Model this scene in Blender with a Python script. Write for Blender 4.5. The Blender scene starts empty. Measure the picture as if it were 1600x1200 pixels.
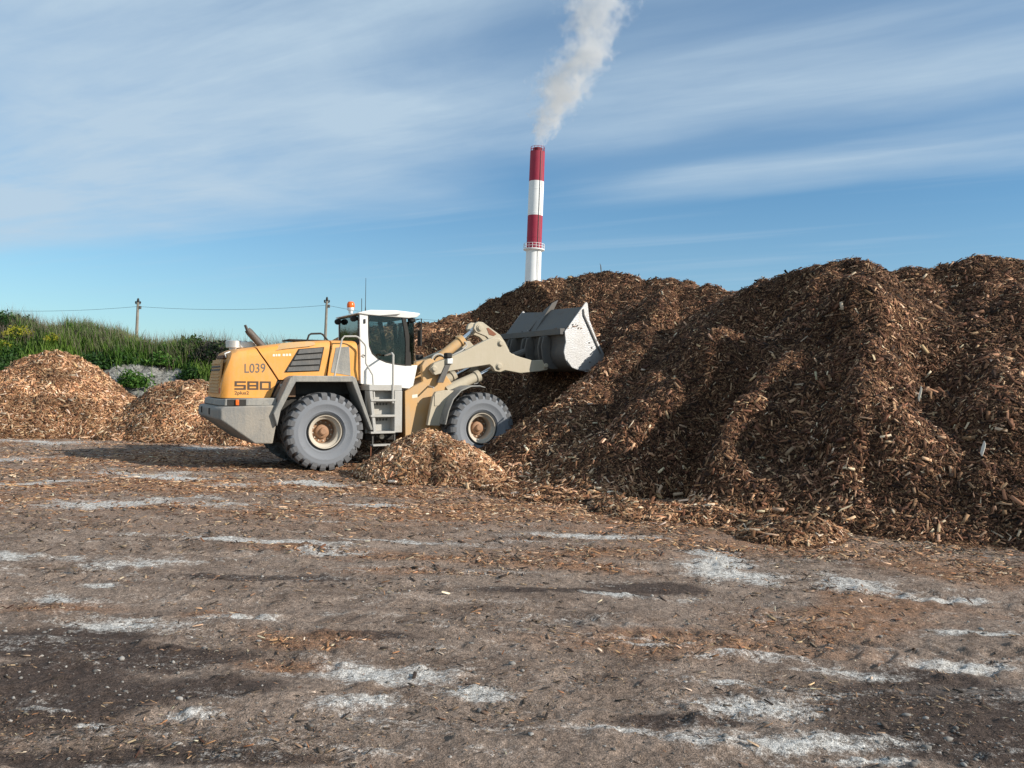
import bpy, bmesh, math, random
import numpy as np
from mathutils import Vector, Matrix

random.seed(7)
RNG = np.random.default_rng(11)
SC = bpy.context.scene
COL = SC.collection
rad = math.radians

# ------------------------------------------------------------------ camera
FPX, EYE, ROLL = 1250.0, 1.85, rad(2.2)          # focal length in pixels of a 1600 px wide picture
PITCH = math.atan(17.0 / FPX)
_r0 = Vector((1, 0, 0)); FWD = Vector((0, math.cos(PITCH), math.sin(PITCH))); _u0 = _r0.cross(FWD)
RIGHT = _r0 * math.cos(ROLL) + _u0 * math.sin(ROLL)
UP = _u0 * math.cos(ROLL) - _r0 * math.sin(ROLL)
CAMPOS = Vector((0, 0, EYE))
cd = bpy.data.cameras.new('camera'); cam = bpy.data.objects.new('camera', cd); COL.objects.link(cam)
cd.sensor_width = 36.0; cd.lens = 36.0 * FPX / 1600.0; cd.clip_start = 0.1; cd.clip_end = 6000
M = Matrix((RIGHT, UP, -FWD)).transposed().to_4x4(); M.translation = CAMPOS
cam.matrix_world = M
SC.camera = cam

# ------------------------------------------------------------------ sky, sun, exposure
SUN_AZ, SUN_EL = rad(21), rad(28)                 # azimuth: right of the view, a little behind the camera
SUN = Vector((math.cos(SUN_EL) * math.cos(SUN_AZ), -math.cos(SUN_EL) * math.sin(SUN_AZ), math.sin(SUN_EL)))
sl = bpy.data.lights.new('sun', 'SUN'); sl.energy = 5.0; sl.angle = rad(0.53); sl.color = (1.0, 0.93, 0.82)
so = bpy.data.objects.new('sun', sl); COL.objects.link(so)
so.rotation_euler = SUN.to_track_quat('Z', 'Y').to_euler(); so.location = (30, -20, 40)

world = bpy.data.worlds.new('World'); SC.world = world; world.use_nodes = True
SC.view_settings.view_transform = 'Standard'; SC.view_settings.look = 'None'
SC.view_settings.exposure = 0.25; SC.view_settings.gamma = 1.0; SC.view_settings.use_curve_mapping = False
SC.cycles.max_bounces = 5; SC.cycles.diffuse_bounces = 2; SC.cycles.glossy_bounces = 2; SC.cycles.volume_bounces = 1; SC.cycles.transparent_max_bounces = 10
SC.cycles.volume_step_rate = 2.0


class NT:
    """small helper to wire shader nodes"""
    def __init__(self, tree): self.t = tree; self.n = tree.nodes; self.l = tree.links
    def node(self, kind, **kw):
        n = self.n.new(kind)
        for k, v in kw.items():
            if k.startswith('i_'): n.inputs[k[2:].replace('_', ' ')].default_value = v
            else: setattr(n, k, v)
        return n
    def link(self, a, b): self.l.new(a, b)
    def _set(self, sock, v):
        if isinstance(v, bpy.types.NodeSocket): self.l.new(v, sock)
        elif v is not None: sock.default_value = v
    def math(self, op, a, b=None, c=None, clamp=False):
        n = self.n.new('ShaderNodeMath'); n.operation = op; n.use_clamp = clamp
        for s, v in zip(n.inputs, (a, b, c)): self._set(s, v)
        return n.outputs[0]
    def mix(self, fac, a, b, mode='MIX'):
        n = self.n.new('ShaderNodeMix'); n.data_type = 'RGBA'; n.blend_type = mode
        self._set(n.inputs[0], fac)
        for s, v in ((n.inputs[6], a), (n.inputs[7], b)):
            if isinstance(v, (tuple, list)): v = tuple(v) + (1,) if len(v) == 3 else v
            self._set(s, v)
        return n.outputs[2]
    def ramp(self, v, a, b, o0=0.0, o1=1.0, smooth=True):
        n = self.n.new('ShaderNodeMapRange'); n.interpolation_type = 'SMOOTHSTEP' if smooth else 'LINEAR'
        self._set(n.inputs[0], v); n.inputs[1].default_value = a; n.inputs[2].default_value = b
        n.inputs[3].default_value = o0; n.inputs[4].default_value = o1
        return n.outputs[0]
    def noise(self, vec, scale, detail=4, rough=0.55, dist=0.0):
        n = self.n.new('ShaderNodeTexNoise'); self._set(n.inputs['Vector'], vec)
        n.inputs['Scale'].default_value = scale; n.inputs['Detail'].default_value = detail
        n.inputs['Roughness'].default_value = rough; n.inputs['Distortion'].default_value = dist
        return n.outputs[0]
    def mapping(self, vec, scale=(1, 1, 1), rot=(0, 0, 0), loc=(0, 0, 0)):
        n = self.n.new('ShaderNodeMapping'); self._set(n.inputs[0], vec)
        n.inputs[1].default_value = loc; n.inputs[2].default_value = rot; n.inputs[3].default_value = scale
        return n.outputs[0]


SKY_SAT, SKY_TINT = 1.10, (0.70, 1.02, 1.13)


def build_world():
    t = NT(world.node_tree); t.n.clear()
    sky = t.node('ShaderNodeTexSky', sky_type='NISHITA', sun_disc=False, sun_elevation=SUN_EL,
                 sun_rotation=rad(90) + SUN_AZ, altitude=50, air_density=1.1, dust_density=0.15, ozone_density=3.0)
    tc = t.node('ShaderNodeTexCoord')
    sep = t.node('ShaderNodeSeparateXYZ'); t.link(tc.outputs['Generated'], sep.inputs[0])
    z = t.math('MAXIMUM', sep.outputs[2], 0.03)
    px = t.math('DIVIDE', sep.outputs[0], z); py = t.math('DIVIDE', sep.outputs[1], z)
    # cirrus sheet high above: s runs along the streaks, w across them
    s = t.math('ADD', t.math('MULTIPLY', px, -0.84), t.math('MULTIPLY', py, 0.55))
    w = t.math('ADD', t.math('MULTIPLY', px, 0.55), t.math('MULTIPLY', py, 0.84))
    cmb = t.node('ShaderNodeCombineXYZ'); t.link(s, cmb.inputs[0]); t.link(w, cmb.inputs[1])
    v = cmb.outputs[0]
    warp = t.noise(t.mapping(v, (0.45, 1.0, 1), loc=(7.7, 1.2, 0)), 1.0, 4, 0.5, 0.2)
    streak = t.noise(t.mapping(v, (0.35, 2.4, 1), rot=(0, 0, 0.10), loc=(1.3, 0.35, 0)), 1.0, 5, 0.52, 0.3)
    soft = t.noise(t.mapping(v, (0.8, 1.5, 1), rot=(0, 0, 0.3), loc=(4.1, 2.2, 0)), 1.0, 7, 0.60, 0.5)
    w2 = t.math('ADD', w, t.math('MULTIPLY', t.math('SUBTRACT', warp, 0.5), 1.1))
    edge = t.ramp(s, 1.0, 2.7, 1.85, 3.1)
    veil = t.ramp(t.math('SUBTRACT', w2, edge), 0.55, -0.55)
    def bump(c, h): return t.ramp(t.math('ABSOLUTE', t.math('SUBTRACT', w2, c)), h, 0.0)
    b1 = t.math('MULTIPLY', bump(2.60, 0.66), t.ramp(s, 2.6, 1.3))
    b2 = t.math('MULTIPLY', bump(3.50, 0.50), t.ramp(s, 2.2, 1.2))
    cl = t.math('ADD', t.math('MULTIPLY', veil, 0.80), t.math('ADD', t.math('MULTIPLY', b1, 0.66), t.math('MULTIPLY', b2, 0.56)))
    wisp = t.noise(t.mapping(v, (1.6, 7.0, 1), rot=(0, 0, 0.16), loc=(2.2, 5.1, 0)), 1.0, 6, 0.62, 0.5)
    tex = t.math('ADD', t.math('MULTIPLY', streak, 0.50), t.math('ADD', t.math('MULTIPLY', soft, 0.90), t.math('MULTIPLY', wisp, 0.32)))
    cl = t.math('MULTIPLY', cl, t.ramp(tex, 0.55, 1.15, 0.48, 1.20, False))
    cl = t.math('ADD', cl, t.math('ADD', t.math('MULTIPLY', t.ramp(streak, 0.48, 0.75), 0.20), 0.09))
    cl = t.math('MULTIPLY', cl, t.ramp(sep.outputs[2], 0.06, 0.20))
    cl = t.math('ADD', cl, t.ramp(sep.outputs[2], 0.26, 0.02, 0.0, 0.38))
    cl = t.math('MINIMUM', cl, 0.92)
    hs = t.node('ShaderNodeHueSaturation'); hs.inputs['Saturation'].default_value = SKY_SAT
    t.link(sky.outputs[0], hs.inputs['Color'])
    skyc = t.mix(1.0, hs.outputs[0], SKY_TINT, 'MULTIPLY')
    colr = t.mix(cl, skyc, (4.5, 5.75, 6.9))
    bg = t.node('ShaderNodeBackground'); bg.inputs[1].default_value = 0.094
    t.link(colr, bg.inputs[0])
    out = t.node('ShaderNodeOutputWorld'); t.link(bg.outputs[0], out.inputs[0])


build_world()


# ------------------------------------------------------------------ geometry helpers
def P(px, py, d):
    """world point that lies at depth d along the view line of a picture point"""
    return CAMPOS + (RIGHT * ((px - 800) / FPX) + UP * ((600 - py) / FPX) + FWD) * d


def G(px, py, z=0.0):
    v = RIGHT * ((px - 800) / FPX) + UP * ((600 - py) / FPX) + FWD
    return CAMPOS + v * ((z - EYE) / v.z)


def _hash(ix, iy, seed):
    h = (ix.astype(np.int64) * 374761393 + iy.astype(np.int64) * 668265263 + seed * 1274126177) & 0xffffffff
    h = ((h ^ (h >> 13)) * 1274126177) & 0xffffffff
    h = (h ^ (h >> 16)) & 0xffffffff
    return h / 4294967295.0


def vnoise(x, y, seed=0):
    x = np.asarray(x, float); y = np.asarray(y, float)
    ix = np.floor(x); iy = np.floor(y); fx = x - ix; fy = y - iy
    fx = fx * fx * fx * (fx * (fx * 6 - 15) + 10); fy = fy * fy * fy * (fy * (fy * 6 - 15) + 10)
    a = _hash(ix, iy, seed); b = _hash(ix + 1, iy, seed); c = _hash(ix, iy + 1, seed); d = _hash(ix + 1, iy + 1, seed)
    return (a + (b - a) * fx) * (1 - fy) + (c + (d - c) * fx) * fy


def fbm(x, y, seed=0, octaves=5, gain=0.5, lac=2.03):
    s = 0; a = 1.0; t = 0; x = np.asarray(x, float); y = np.asarray(y, float)
    for k in range(octaves):
        s = s + a * (vnoise(x, y, seed + k * 17) - 0.5) * 2; t += a; a *= gain
        x, y = x * lac * 0.8 - y * lac * 0.6 + 3.1, x * lac * 0.6 + y * lac * 0.8 + 1.7
    return s / t


def sstep(v, a, b):
    t = np.clip((v - a) / (b - a), 0, 1); return t * t * (3 - 2 * t)


def mesh_np(name, verts, faces, nper, mat=None, parent=None, colors=None, smooth=False, attrs=None):
    """one mesh object straight from numpy arrays; faces is a flat index array, nper the corner counts"""
    me = bpy.data.meshes.new(name)
    verts = np.ascontiguousarray(verts, np.float32); faces = np.ascontiguousarray(faces, np.int32)
    nper = np.ascontiguousarray(nper, np.int32)
    me.vertices.add(len(verts)); me.vertices.foreach_set('co', verts.ravel())
    me.loops.add(len(faces)); me.loops.foreach_set('vertex_index', faces)
    me.polygons.add(len(nper))
    starts = np.zeros(len(nper), np.int32); starts[1:] = np.cumsum(nper)[:-1]
    me.polygons.foreach_set('loop_start', starts); me.polygons.foreach_set('loop_total', nper)
    me.update(calc_edges=True)
    if smooth: me.polygons.foreach_set('use_smooth', np.ones(len(nper), bool))
    if colors is not None:
        at = me.color_attributes.new('Col', 'FLOAT_COLOR', 'POINT')
        c = np.ones((len(verts), 4), np.float32); c[:, :3] = colors
        at.data.foreach_set('color', c.ravel())
    for k, v in (attrs or {}).items():
        at = me.attributes.new(k, 'FLOAT', 'POINT'); at.data.foreach_set('value', np.ascontiguousarray(v, np.float32))
    o = bpy.data.objects.new(name, me); COL.objects.link(o)
    if mat: me.materials.append(mat)
    if parent: o.parent = parent
    return o


XM = [1.0, 0.0]                                    # stretch and shift along x used while one block of parts is built


class MB:
    """collects shapes and links them as one mesh object"""
    def __init__(self): self.v = []; self.f = []
    def _add(self, vs, fs):
        b = len(self.v); self.v += [tuple(p) for p in vs]; self.f += [tuple(i + b for i in f) for f in fs]; return self
    def box(self, x0, x1, y0, y1, z0, z1):
        vs = [(x, y, z) for z in (z0, z1) for y in (y0, y1) for x in (x0, x1)]
        return self._add(vs, [(0, 2, 3, 1), (4, 5, 7, 6), (0, 1, 5, 4), (2, 6, 7, 3), (0, 4, 6, 2), (1, 3, 7, 5)])
    def prism(self, poly, y0, y1):
        """polygon in x,z pulled along y"""
        n = len(poly); a = sum(poly[i][0] * poly[(i + 1) % n][1] - poly[(i + 1) % n][0] * poly[i][1] for i in range(n))
        if a < 0: poly = poly[::-1]
        vs = [(x, y0, z) for x, z in poly] + [(x, y1, z) for x, z in poly]
        fs = [tuple(range(n)), tuple(range(2 * n - 1, n - 1, -1))]
        fs += [(i, i + n, (i + 1) % n + n, (i + 1) % n) for i in range(n)]
        return self._add(vs, fs)
    def loft(self, rings, closed=True, caps=True):
        n = len(rings[0]); vs = [p for r in rings for p in r]; fs = []
        for k in range(len(rings) - 1):
            for i in range(n if closed else n - 1):
                j = (i + 1) % n; fs.append((k * n + i, k * n + j, (k + 1) * n + j, (k + 1) * n + i))
        if caps: fs += [tuple(range(n - 1, -1, -1)), tuple(range((len(rings) - 1) * n, len(rings) * n))]
        return self._add(vs, fs)
    def tube(self, pts, r, n=8):
        pts = [Vector(p) for p in pts]; rs = r if isinstance(r, (list, tuple)) else [r] * len(pts)
        rings = []; ref = None
        for i, p in enumerate(pts):
            t = (pts[min(i + 1, len(pts) - 1)] - pts[max(i - 1, 0)]).normalized()
            if ref is None:
                ref = Vector((0, 0, 1)) if abs(t.z) < 0.9 else Vector((1, 0, 0))
            a = (ref - t * ref.dot(t)).normalized(); ref = a; b = t.cross(a)
            rings.append([p + (a * math.cos(2 * math.pi * k / n) + b * math.sin(2 * math.pi * k / n)) * rs[i] for k in range(n)])
        return self.loft(rings)
    def lathe(self, prof, c, axis='y', n=40, caps=True):
        """prof: (radius, position along the axis)"""
        rings = []
        for r, a in prof:
            ring = []
            for k in range(n):
                s, q = math.sin(2 * math.pi * k / n) * r, math.cos(2 * math.pi * k / n) * r
                ring.append((c[0] + q, c[1] + a, c[2] + s) if axis == 'y' else (c[0] + q, c[1] + s, c[2] + a))
            rings.append(ring)
        return self.loft(rings, caps=caps)
    def build(self, name, mat, parent=None, bevel=0.0, smooth=True, angle=35, seg=2, mat_local=None):
        me = bpy.data.meshes.new(name); me.from_pydata([(p[0] * XM[0] + XM[1], p[1], p[2]) for p in self.v], [], self.f)
        bm = bmesh.new(); bm.from_mesh(me); bmesh.ops.recalc_face_normals(bm, faces=bm.faces); bm.to_mesh(me); bm.free()
        me.materials.append(mat)
        if smooth:
            me.polygons.foreach_set('use_smooth', np.ones(len(me.polygons), bool)); me.set_sharp_from_angle(angle=rad(angle))
        o = bpy.data.objects.new(name, me); COL.objects.link(o)
        if parent: o.parent = parent
        if mat_local is not None: o.matrix_basis = mat_local
        if bevel:
            b = o.modifiers.new('bevel', 'BEVEL'); b.width = bevel; b.segments = seg; b.limit_method = 'ANGLE'; b.angle_limit = rad(30)
            b.harden_normals = False
        return o


def tag(o, label=None, cat=None, group=None, kind=None):
    if label: o['label'] = label
    if cat: o['category'] = cat
    if group: o['group'] = group
    if kind: o['kind'] = kind
    return o


def empty(name, loc=(0, 0, 0)):
    o = bpy.data.objects.new(name, None); COL.objects.link(o); o.location = loc; o.empty_display_size = 0.3
    return o


# ------------------------------------------------------------------ materials
def new_mat(name):
    m = bpy.data.materials.new(name); m.use_nodes = True
    t = NT(m.node_tree); t.n.clear()
    b = t.node('ShaderNodeBsdfPrincipled'); o = t.node('ShaderNodeOutputMaterial'); t.link(b.outputs[0], o.inputs[0])
    return m, t, b, o


def worn(name, col, dust=(0.34, 0.30, 0.25), amount=0.5, rough=0.55, metal=0.0, scale=2.2, streak=True, bump=0.02, spec=0.4, dark=None):
    """painted or bare surface with dust, streaks and scuffs of its own"""
    m, t, b, o = new_mat(name)
    tc = t.node('ShaderNodeTexCoord'); v = tc.outputs['Object']
    n1 = t.noise(v, scale, 6, 0.62, 0.4)
    n2 = t.noise(t.mapping(v, (9, 9, 1.3)), scale * 0.9, 4, 0.6)
    n3 = t.noise(v, scale * 14, 4, 0.6)
    f = t.math('ADD', t.math('MULTIPLY', n1, 0.6), t.math('MULTIPLY', n2, 0.4 if streak else 0.0))
    f = t.math('ADD', f, t.math('MULTIPLY', n3, 0.18))
    f = t.ramp(f, 0.42, 0.80)
    f = t.math('MULTIPLY', f, amount, clamp=True)
    c = t.mix(f, col, dust)
    if dark is not None:
        d = t.ramp(t.noise(v, scale * 1.7, 6, 0.7, 0.8), 0.58, 0.72)
        c = t.mix(t.math('MULTIPLY', d, 0.7), c, dark)
    t.link(c, b.inputs['Base Color'])
    b.inputs['Metallic'].default_value = metal
    t.link(t.math('ADD', t.math('MULTIPLY', f, 0.35), rough, clamp=True), b.inputs['Roughness'])
    b.inputs['Specular IOR Level'].default_value = spec
    if bump:
        bn = t.node('ShaderNodeBump'); bn.inputs['Strength'].default_value = 0.35; bn.inputs['Distance'].default_value = bump
        t.link(n3, bn.inputs['Height']); t.link(bn.outputs[0], b.inputs['Normal'])
    return m


def plain(name, col, rough=0.6, metal=0.0, var=0.25, scale=6):
    return worn(name, col, tuple(min(1, c * (1 + var) + 0.01) for c in col), 0.8, rough, metal, scale, False, 0.0)


def attr_mat(name, rough=0.85, bumpy=0.0, translucent=0.0, spec=0.2, vary=0.25, nscale=60):
    m, t, b, o = new_mat(name)
    a = t.node('ShaderNodeAttribute', attribute_name='Col')
    tc = t.node('ShaderNodeTexCoord')
    n = t.noise(tc.outputs['Object'], nscale, 3, 0.6)
    c = t.mix(1.0, a.outputs['Color'], t.mix(n, (1 - vary,) * 3, (1 + vary,) * 3), 'MULTIPLY')
    t.link(c, b.inputs['Base Color']); b.inputs['Roughness'].default_value = rough
    b.inputs['Specular IOR Level'].default_value = spec
    if translucent:
        tr = t.node('ShaderNodeBsdfTranslucent'); t.link(c, tr.inputs[0])
        mx = t.node('ShaderNodeMixShader'); mx.inputs[0].default_value = translucent
        t.link(b.outputs[0], mx.inputs[1]); t.link(tr.outputs[0], mx.inputs[2]); t.link(mx.outputs[0], o.inputs[0])
    return m


def glass_mat(name, tint=(0.75, 0.85, 0.85), refl=0.12):
    m, t, b, o = new_mat(name); t.n.remove(b)
    tr = t.node('ShaderNodeBsdfTransparent'); tr.inputs[0].default_value = tint + (1,)
    gl = t.node('ShaderNodeBsdfGlossy'); gl.inputs['Roughness'].default_value = 0.03
    fr = t.node('ShaderNodeFresnel'); fr.inputs[0].default_value = 1.5
    df = t.node('ShaderNodeBsdfDiffuse'); df.inputs[0].default_value = (0.35, 0.33, 0.3, 1)
    tc = t.node('ShaderNodeTexCoord')
    mx = t.node('ShaderNodeMixShader'); t.link(t.math('ADD', fr.outputs[0], refl * 0.3, clamp=True), mx.inputs[0])
    t.link(tr.outputs[0], mx.inputs[1]); t.link(gl.outputs[0], mx.inputs[2])
    m2 = t.node('ShaderNodeMixShader')
    t.link(t.math('MULTIPLY', t.ramp(t.noise(tc.outputs['Object'], 3, 5, 0.6), 0.4, 0.8), 0.03), m2.inputs[0])
    t.link(mx.outputs[0], m2.inputs[1]); t.link(df.outputs[0], m2.inputs[2]); t.link(m2.outputs[0], o.inputs[0])
    return m


M_YEL = worn('yellow_paint', (0.76, 0.325, 0.055), (0.55, 0.36, 0.19), 0.45, 0.45, scale=1.6, bump=0.0)
M_YDUST = worn('dusty_yellow_paint', (0.58, 0.33, 0.12), (0.46, 0.36, 0.25), 0.75, 0.6, scale=1.8, bump=0.0)
M_GREY = worn('grey_paint', (0.20, 0.20, 0.195), (0.37, 0.345, 0.30), 0.9, 0.6, scale=2.0, dark=(0.06, 0.052, 0.042))
M_ARM = worn('dusty_beige_paint', (0.44, 0.38, 0.28), (0.50, 0.44, 0.35), 0.8, 0.65, scale=2.4, bump=0.01)
M_LGREY = worn('light_grey_steps', (0.44, 0.43, 0.41), (0.40, 0.36, 0.30), 0.6, 0.6, scale=3)
M_BLACK = worn('black_paint', (0.016, 0.015, 0.014), (0.10, 0.085, 0.07), 0.3, 0.7)
M_DARKG = worn('dark_grey_plate', (0.075, 0.075, 0.075), (0.20, 0.18, 0.16), 0.6, 0.6, scale=3)
M_WHITE = worn('white_cab_paint', (0.80, 0.79, 0.76), (0.55, 0.51, 0.45), 0.22, 0.35, scale=1.6, bump=0.0)
M_RUBBER = worn('tyre_rubber', (0.20, 0.21, 0.23), (0.38, 0.385, 0.39), 1.0, 0.85, scale=3.0, streak=False, bump=0.01, spec=0.2, dark=(0.15, 0.145, 0.14))
M_TREAD = worn('tyre_tread_rubber', (0.05, 0.048, 0.048), (0.16, 0.14, 0.12), 0.8, 0.9, scale=3.0, streak=False, bump=0.01, spec=0.15)
M_RIM = worn('rim_paint', (0.50, 0.44, 0.36), (0.46, 0.41, 0.35), 0.9, 0.6, scale=4, streak=False)
M_RUST = worn('rusty_hub', (0.22, 0.085, 0.045), (0.42, 0.30, 0.2), 0.6, 0.75, scale=5, streak=False)
M_STEEL = worn('worn_bucket_steel', (0.46, 0.46, 0.47), (0.34, 0.31, 0.27), 0.5, 0.42, 0.55, scale=2.2, spec=0.5)
M_BUCK = worn('bucket_back_plate', (0.095, 0.092, 0.09), (0.16, 0.14, 0.118), 0.8, 0.6, 0.1, scale=2.2, dark=(0.09, 0.05, 0.035))
M_CHROME = worn('chrome_rod', (0.75, 0.76, 0.78), (0.5, 0.48, 0.45), 0.3, 0.16, 1.0, scale=8, bump=0.0)
M_ALU = worn('bare_aluminium', (0.66, 0.66, 0.65), (0.5, 0.48, 0.45), 0.5, 0.35, 0.7, scale=4, bump=0.0)
M_EXH = worn('exhaust_steel', (0.09, 0.08, 0.075), (0.17, 0.14, 0.12), 0.8, 0.5, 0.4, scale=5)
M_GLASS = glass_mat('cab_glass', (0.62, 0.66, 0.65), 0.0)
M_TINT = glass_mat('tinted_glass', (0.30, 0.36, 0.42), 0.5)
M_ORANGE = plain('orange_lens', (0.75, 0.14, 0.02), 0.25)
M_RED = plain('red_lens', (0.45, 0.02, 0.02), 0.25)
M_DECAL = plain('dark_brown_print', (0.075, 0.05, 0.035), 0.6)
M_DECALG = plain('grey_print', (0.13, 0.12, 0.11), 0.6)
M_DECALW = plain('faded_white_print', (0.78, 0.72, 0.60), 0.6)
M_SEAT = plain('black_seat_cloth', (0.02, 0.02, 0.022), 0.9)
M_SKIN = plain('skin', (0.42, 0.24, 0.17), 0.6)
M_VEST = plain('hi_vis_vest_cloth', (0.35, 0.75, 0.05), 0.8)
M_CLOTH = plain('dark_work_clothes', (0.03, 0.035, 0.05), 0.9)
M_CHIP = attr_mat('wood_chip_pieces', 0.8, vary=0.25, nscale=45)
M_LEAF = attr_mat('foliage', 0.6, translucent=0.3, vary=0.3, nscale=12)
M_WOODPOLE = worn('weathered_pole_wood', (0.20, 0.17, 0.14), (0.33, 0.30, 0.26), 0.8, 0.85, scale=3)
M_WIRE = plain('cable_black', (0.02, 0.02, 0.02), 0.6)


def pile_mat(name, dark, mid, light):
    m, t, b, o = new_mat(name)
    v = t.node('ShaderNodeTexCoord').outputs['Object']
    vo = t.node('ShaderNodeTexVoronoi'); t.link(v, vo.inputs['Vector']); vo.inputs['Scale'].default_value = 34
    sp = t.node('ShaderNodeSeparateColor'); t.link(vo.outputs['Color'], sp.inputs[0])
    n = t.noise(v, 22, 5, 0.7)
    c = t.mix(t.ramp(sp.outputs[0], 0.3, 0.95), dark, mid)
    c = t.mix(t.math('MULTIPLY', t.ramp(sp.outputs[1], 0.65, 1.0), 0.8), c, light)
    big = t.noise(v, 0.7, 4, 0.6)
    c = t.mix(1.0, c, t.mix(big, (0.65, 0.62, 0.6), (1.25, 1.2, 1.15)), 'MULTIPLY')
    t.link(c, b.inputs['Base Color']); b.inputs['Roughness'].default_value = 0.9; b.inputs['Specular IOR Level'].default_value = 0.1
    bn = t.node('ShaderNodeBump'); bn.inputs['Strength'].default_value = 0.8; bn.inputs['Distance'].default_value = 0.04
    t.link(t.math('ADD', n, vo.outputs['Distance']), bn.inputs['Height']); t.link(bn.outputs[0], b.inputs['Normal'])
    return m


M_PILE_D = pile_mat('dark_chip_mass', (0.035, 0.018, 0.012), (0.135, 0.070, 0.040), (0.34, 0.21, 0.12))
M_PILE_O = pile_mat('orange_chip_mass', (0.085, 0.042, 0.023), (0.27, 0.14, 0.075), (0.52, 0.34, 0.20))


# ------------------------------------------------------------------ the yard: ground sheet
# stains in the ground: picture position of the middle, half width and half height
ASH = [(200, 788, 150, 10), (70, 757, 85, 5), (30, 866, 55, 6), (250, 878, 110, 10), (400, 848, 170, 4), (500, 868, 65, 8), (640, 846, 120, 3),
       (270, 968, 125, 12), (400, 960, 60, 8), (630, 1066, 110, 26), (560, 1104, 70, 12), (740, 1098, 60, 12), (1135, 1095, 110, 22), (1130, 1064, 30, 5),
       (1170, 1158, 160, 18), (930, 1140, 90, 6), (1130, 886, 75, 13), (1340, 906, 70, 13), (960, 932, 45, 4), (1140, 1026, 90, 8), (1420, 1028, 120, 11),
       (1300, 1051, 85, 8), (150, 1131, 45, 6), (280, 1120, 50, 10), (240, 741, 90, 7), (360, 759, 60, 5), (490, 758, 90, 4), (920, 838, 120, 4),
       (1270, 846, 35, 5), (30, 716, 45, 5), (110, 930, 40, 5), (180, 915, 40, 4), (820, 768, 70, 4), (560, 790, 90, 4), (1340, 1192, 70, 5), (60, 690, 90, 3),
       (330, 700, 60, 3), (1010, 1010, 60, 5), (1470, 935, 60, 5), (60, 1105, 60, 6), (1090, 660, 1, 1), (660, 757, 60, 3), (1500, 985, 80, 5)]
DAMP = [(100, 1075, 300, 48), (60, 1005, 220, 26), (300, 1085, 150, 26), (250, 1030, 170, 20), (40, 1060, 160, 40), (900, 925, 160, 8), (1450, 1110, 260, 60),
        (1030, 915, 110, 10), (200, 1185, 300, 16), (1050, 1130, 120, 14), (560, 1000, 120, 8), (420, 905, 150, 5)]
DRIFT = [(520, 860, 160, 6), (700, 875, 250, 14), (880, 890, 160, 10), (640, 900, 160, 8), (160, 760, 200, 9), (400, 728, 160, 7), (900, 800, 230, 18),
         (1150, 850, 200, 18), (700, 800, 240, 14), (1480, 895, 160, 20), (1350, 960, 260, 30), (620, 770, 260, 10), (120, 720, 140, 8), (350, 797, 200, 5),
         (1100, 1000, 300, 26), (450, 1040, 90, 14), (470, 995, 120, 16), (100, 945, 110, 12), (1250, 860, 300, 20), (900, 860, 200, 18), (330, 960, 60, 8)]


def blotches(x, y, lst, warp=0.35, seed=5, soft=0.6, grow=1.0):
    out = np.zeros_like(x)
    wx = fbm(x * 0.8, y * 0.5, seed, 4) * warp; wy = fbm(x * 0.8 + 9, y * 0.5 + 4, seed + 3, 4) * warp * 1.5
    for (cx, cy, hw, hh) in lst:
        c = G(cx, cy); a = G(cx, cy + hh); b = G(cx, cy - hh)
        ry = max(abs(b.y - a.y) / 2, 0.05); rx = max(hw / FPX * c.y, 0.1) * grow; ry = ry * grow
        dx = (x - c.x + wx * min(1.0, rx)) / rx; dy = (y - c.y + wy * min(1.0, ry * 1.5)) / ry
        out = np.maximum(out, sstep(np.sqrt(dx * dx + dy * dy), 1.25, 1.25 - soft))
    return out


TRACKS = [(-4.0, 14.2, rad(8), 0.010), (-1.5, 9.2, rad(14), 0.016), (2.0, 7.4, rad(-9), -0.02)]       # wheel tracks over the yard


def ground_z(x, y):
    x = np.asarray(x, float); y = np.asarray(y, float)
    near = sstep(y, 40, 20)
    z = 0.035 * fbm(x * 0.35, y * 0.35, 91, 3) + 0.022 * fbm(x * 1.7, y * 2.4, 33, 4) + (0.005 + 0.013 * sstep(y, 16, 7)) * fbm(x * 7, y * 8, 57, 3) + 0.009 * sstep(y, 9, 5) * fbm(x * 19, y * 19, 58, 2)
    rut = fbm(x * 0.25 + 0.4 * y, (y - 0.12 * x) * 2.6, 70, 3)
    z = z + 0.02 * rut
    for (ox, oy, ang, bend) in TRACKS:
        u = (x - ox) * math.cos(ang) + (y - oy) * math.sin(ang); q = -(x - ox) * math.sin(ang) + (y - oy) * math.cos(ang) - bend * u * u
        for o_ in (-1.1, 1.1):
            e = np.abs(q - o_); ins = sstep(e, 0.40, 0.30)
            lug = np.clip(np.sin((u + np.abs(q - o_) * 0.6) * 2 * math.pi / 0.24) * 2, -1, 1)
            z = z - ins * (0.018 - 0.011 * lug) * np.clip(0.5 + 1.2 * fbm(x * 0.7, y * 0.7, 55, 2), 0, 1) + 0.012 * sstep(np.abs(e - 0.42), 0.10, 0.0)
    lump = np.maximum(0, fbm(x * 5.2, y * 5.6, 12, 3) - 0.25) * 0.06
    return (z + lump) * near


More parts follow.
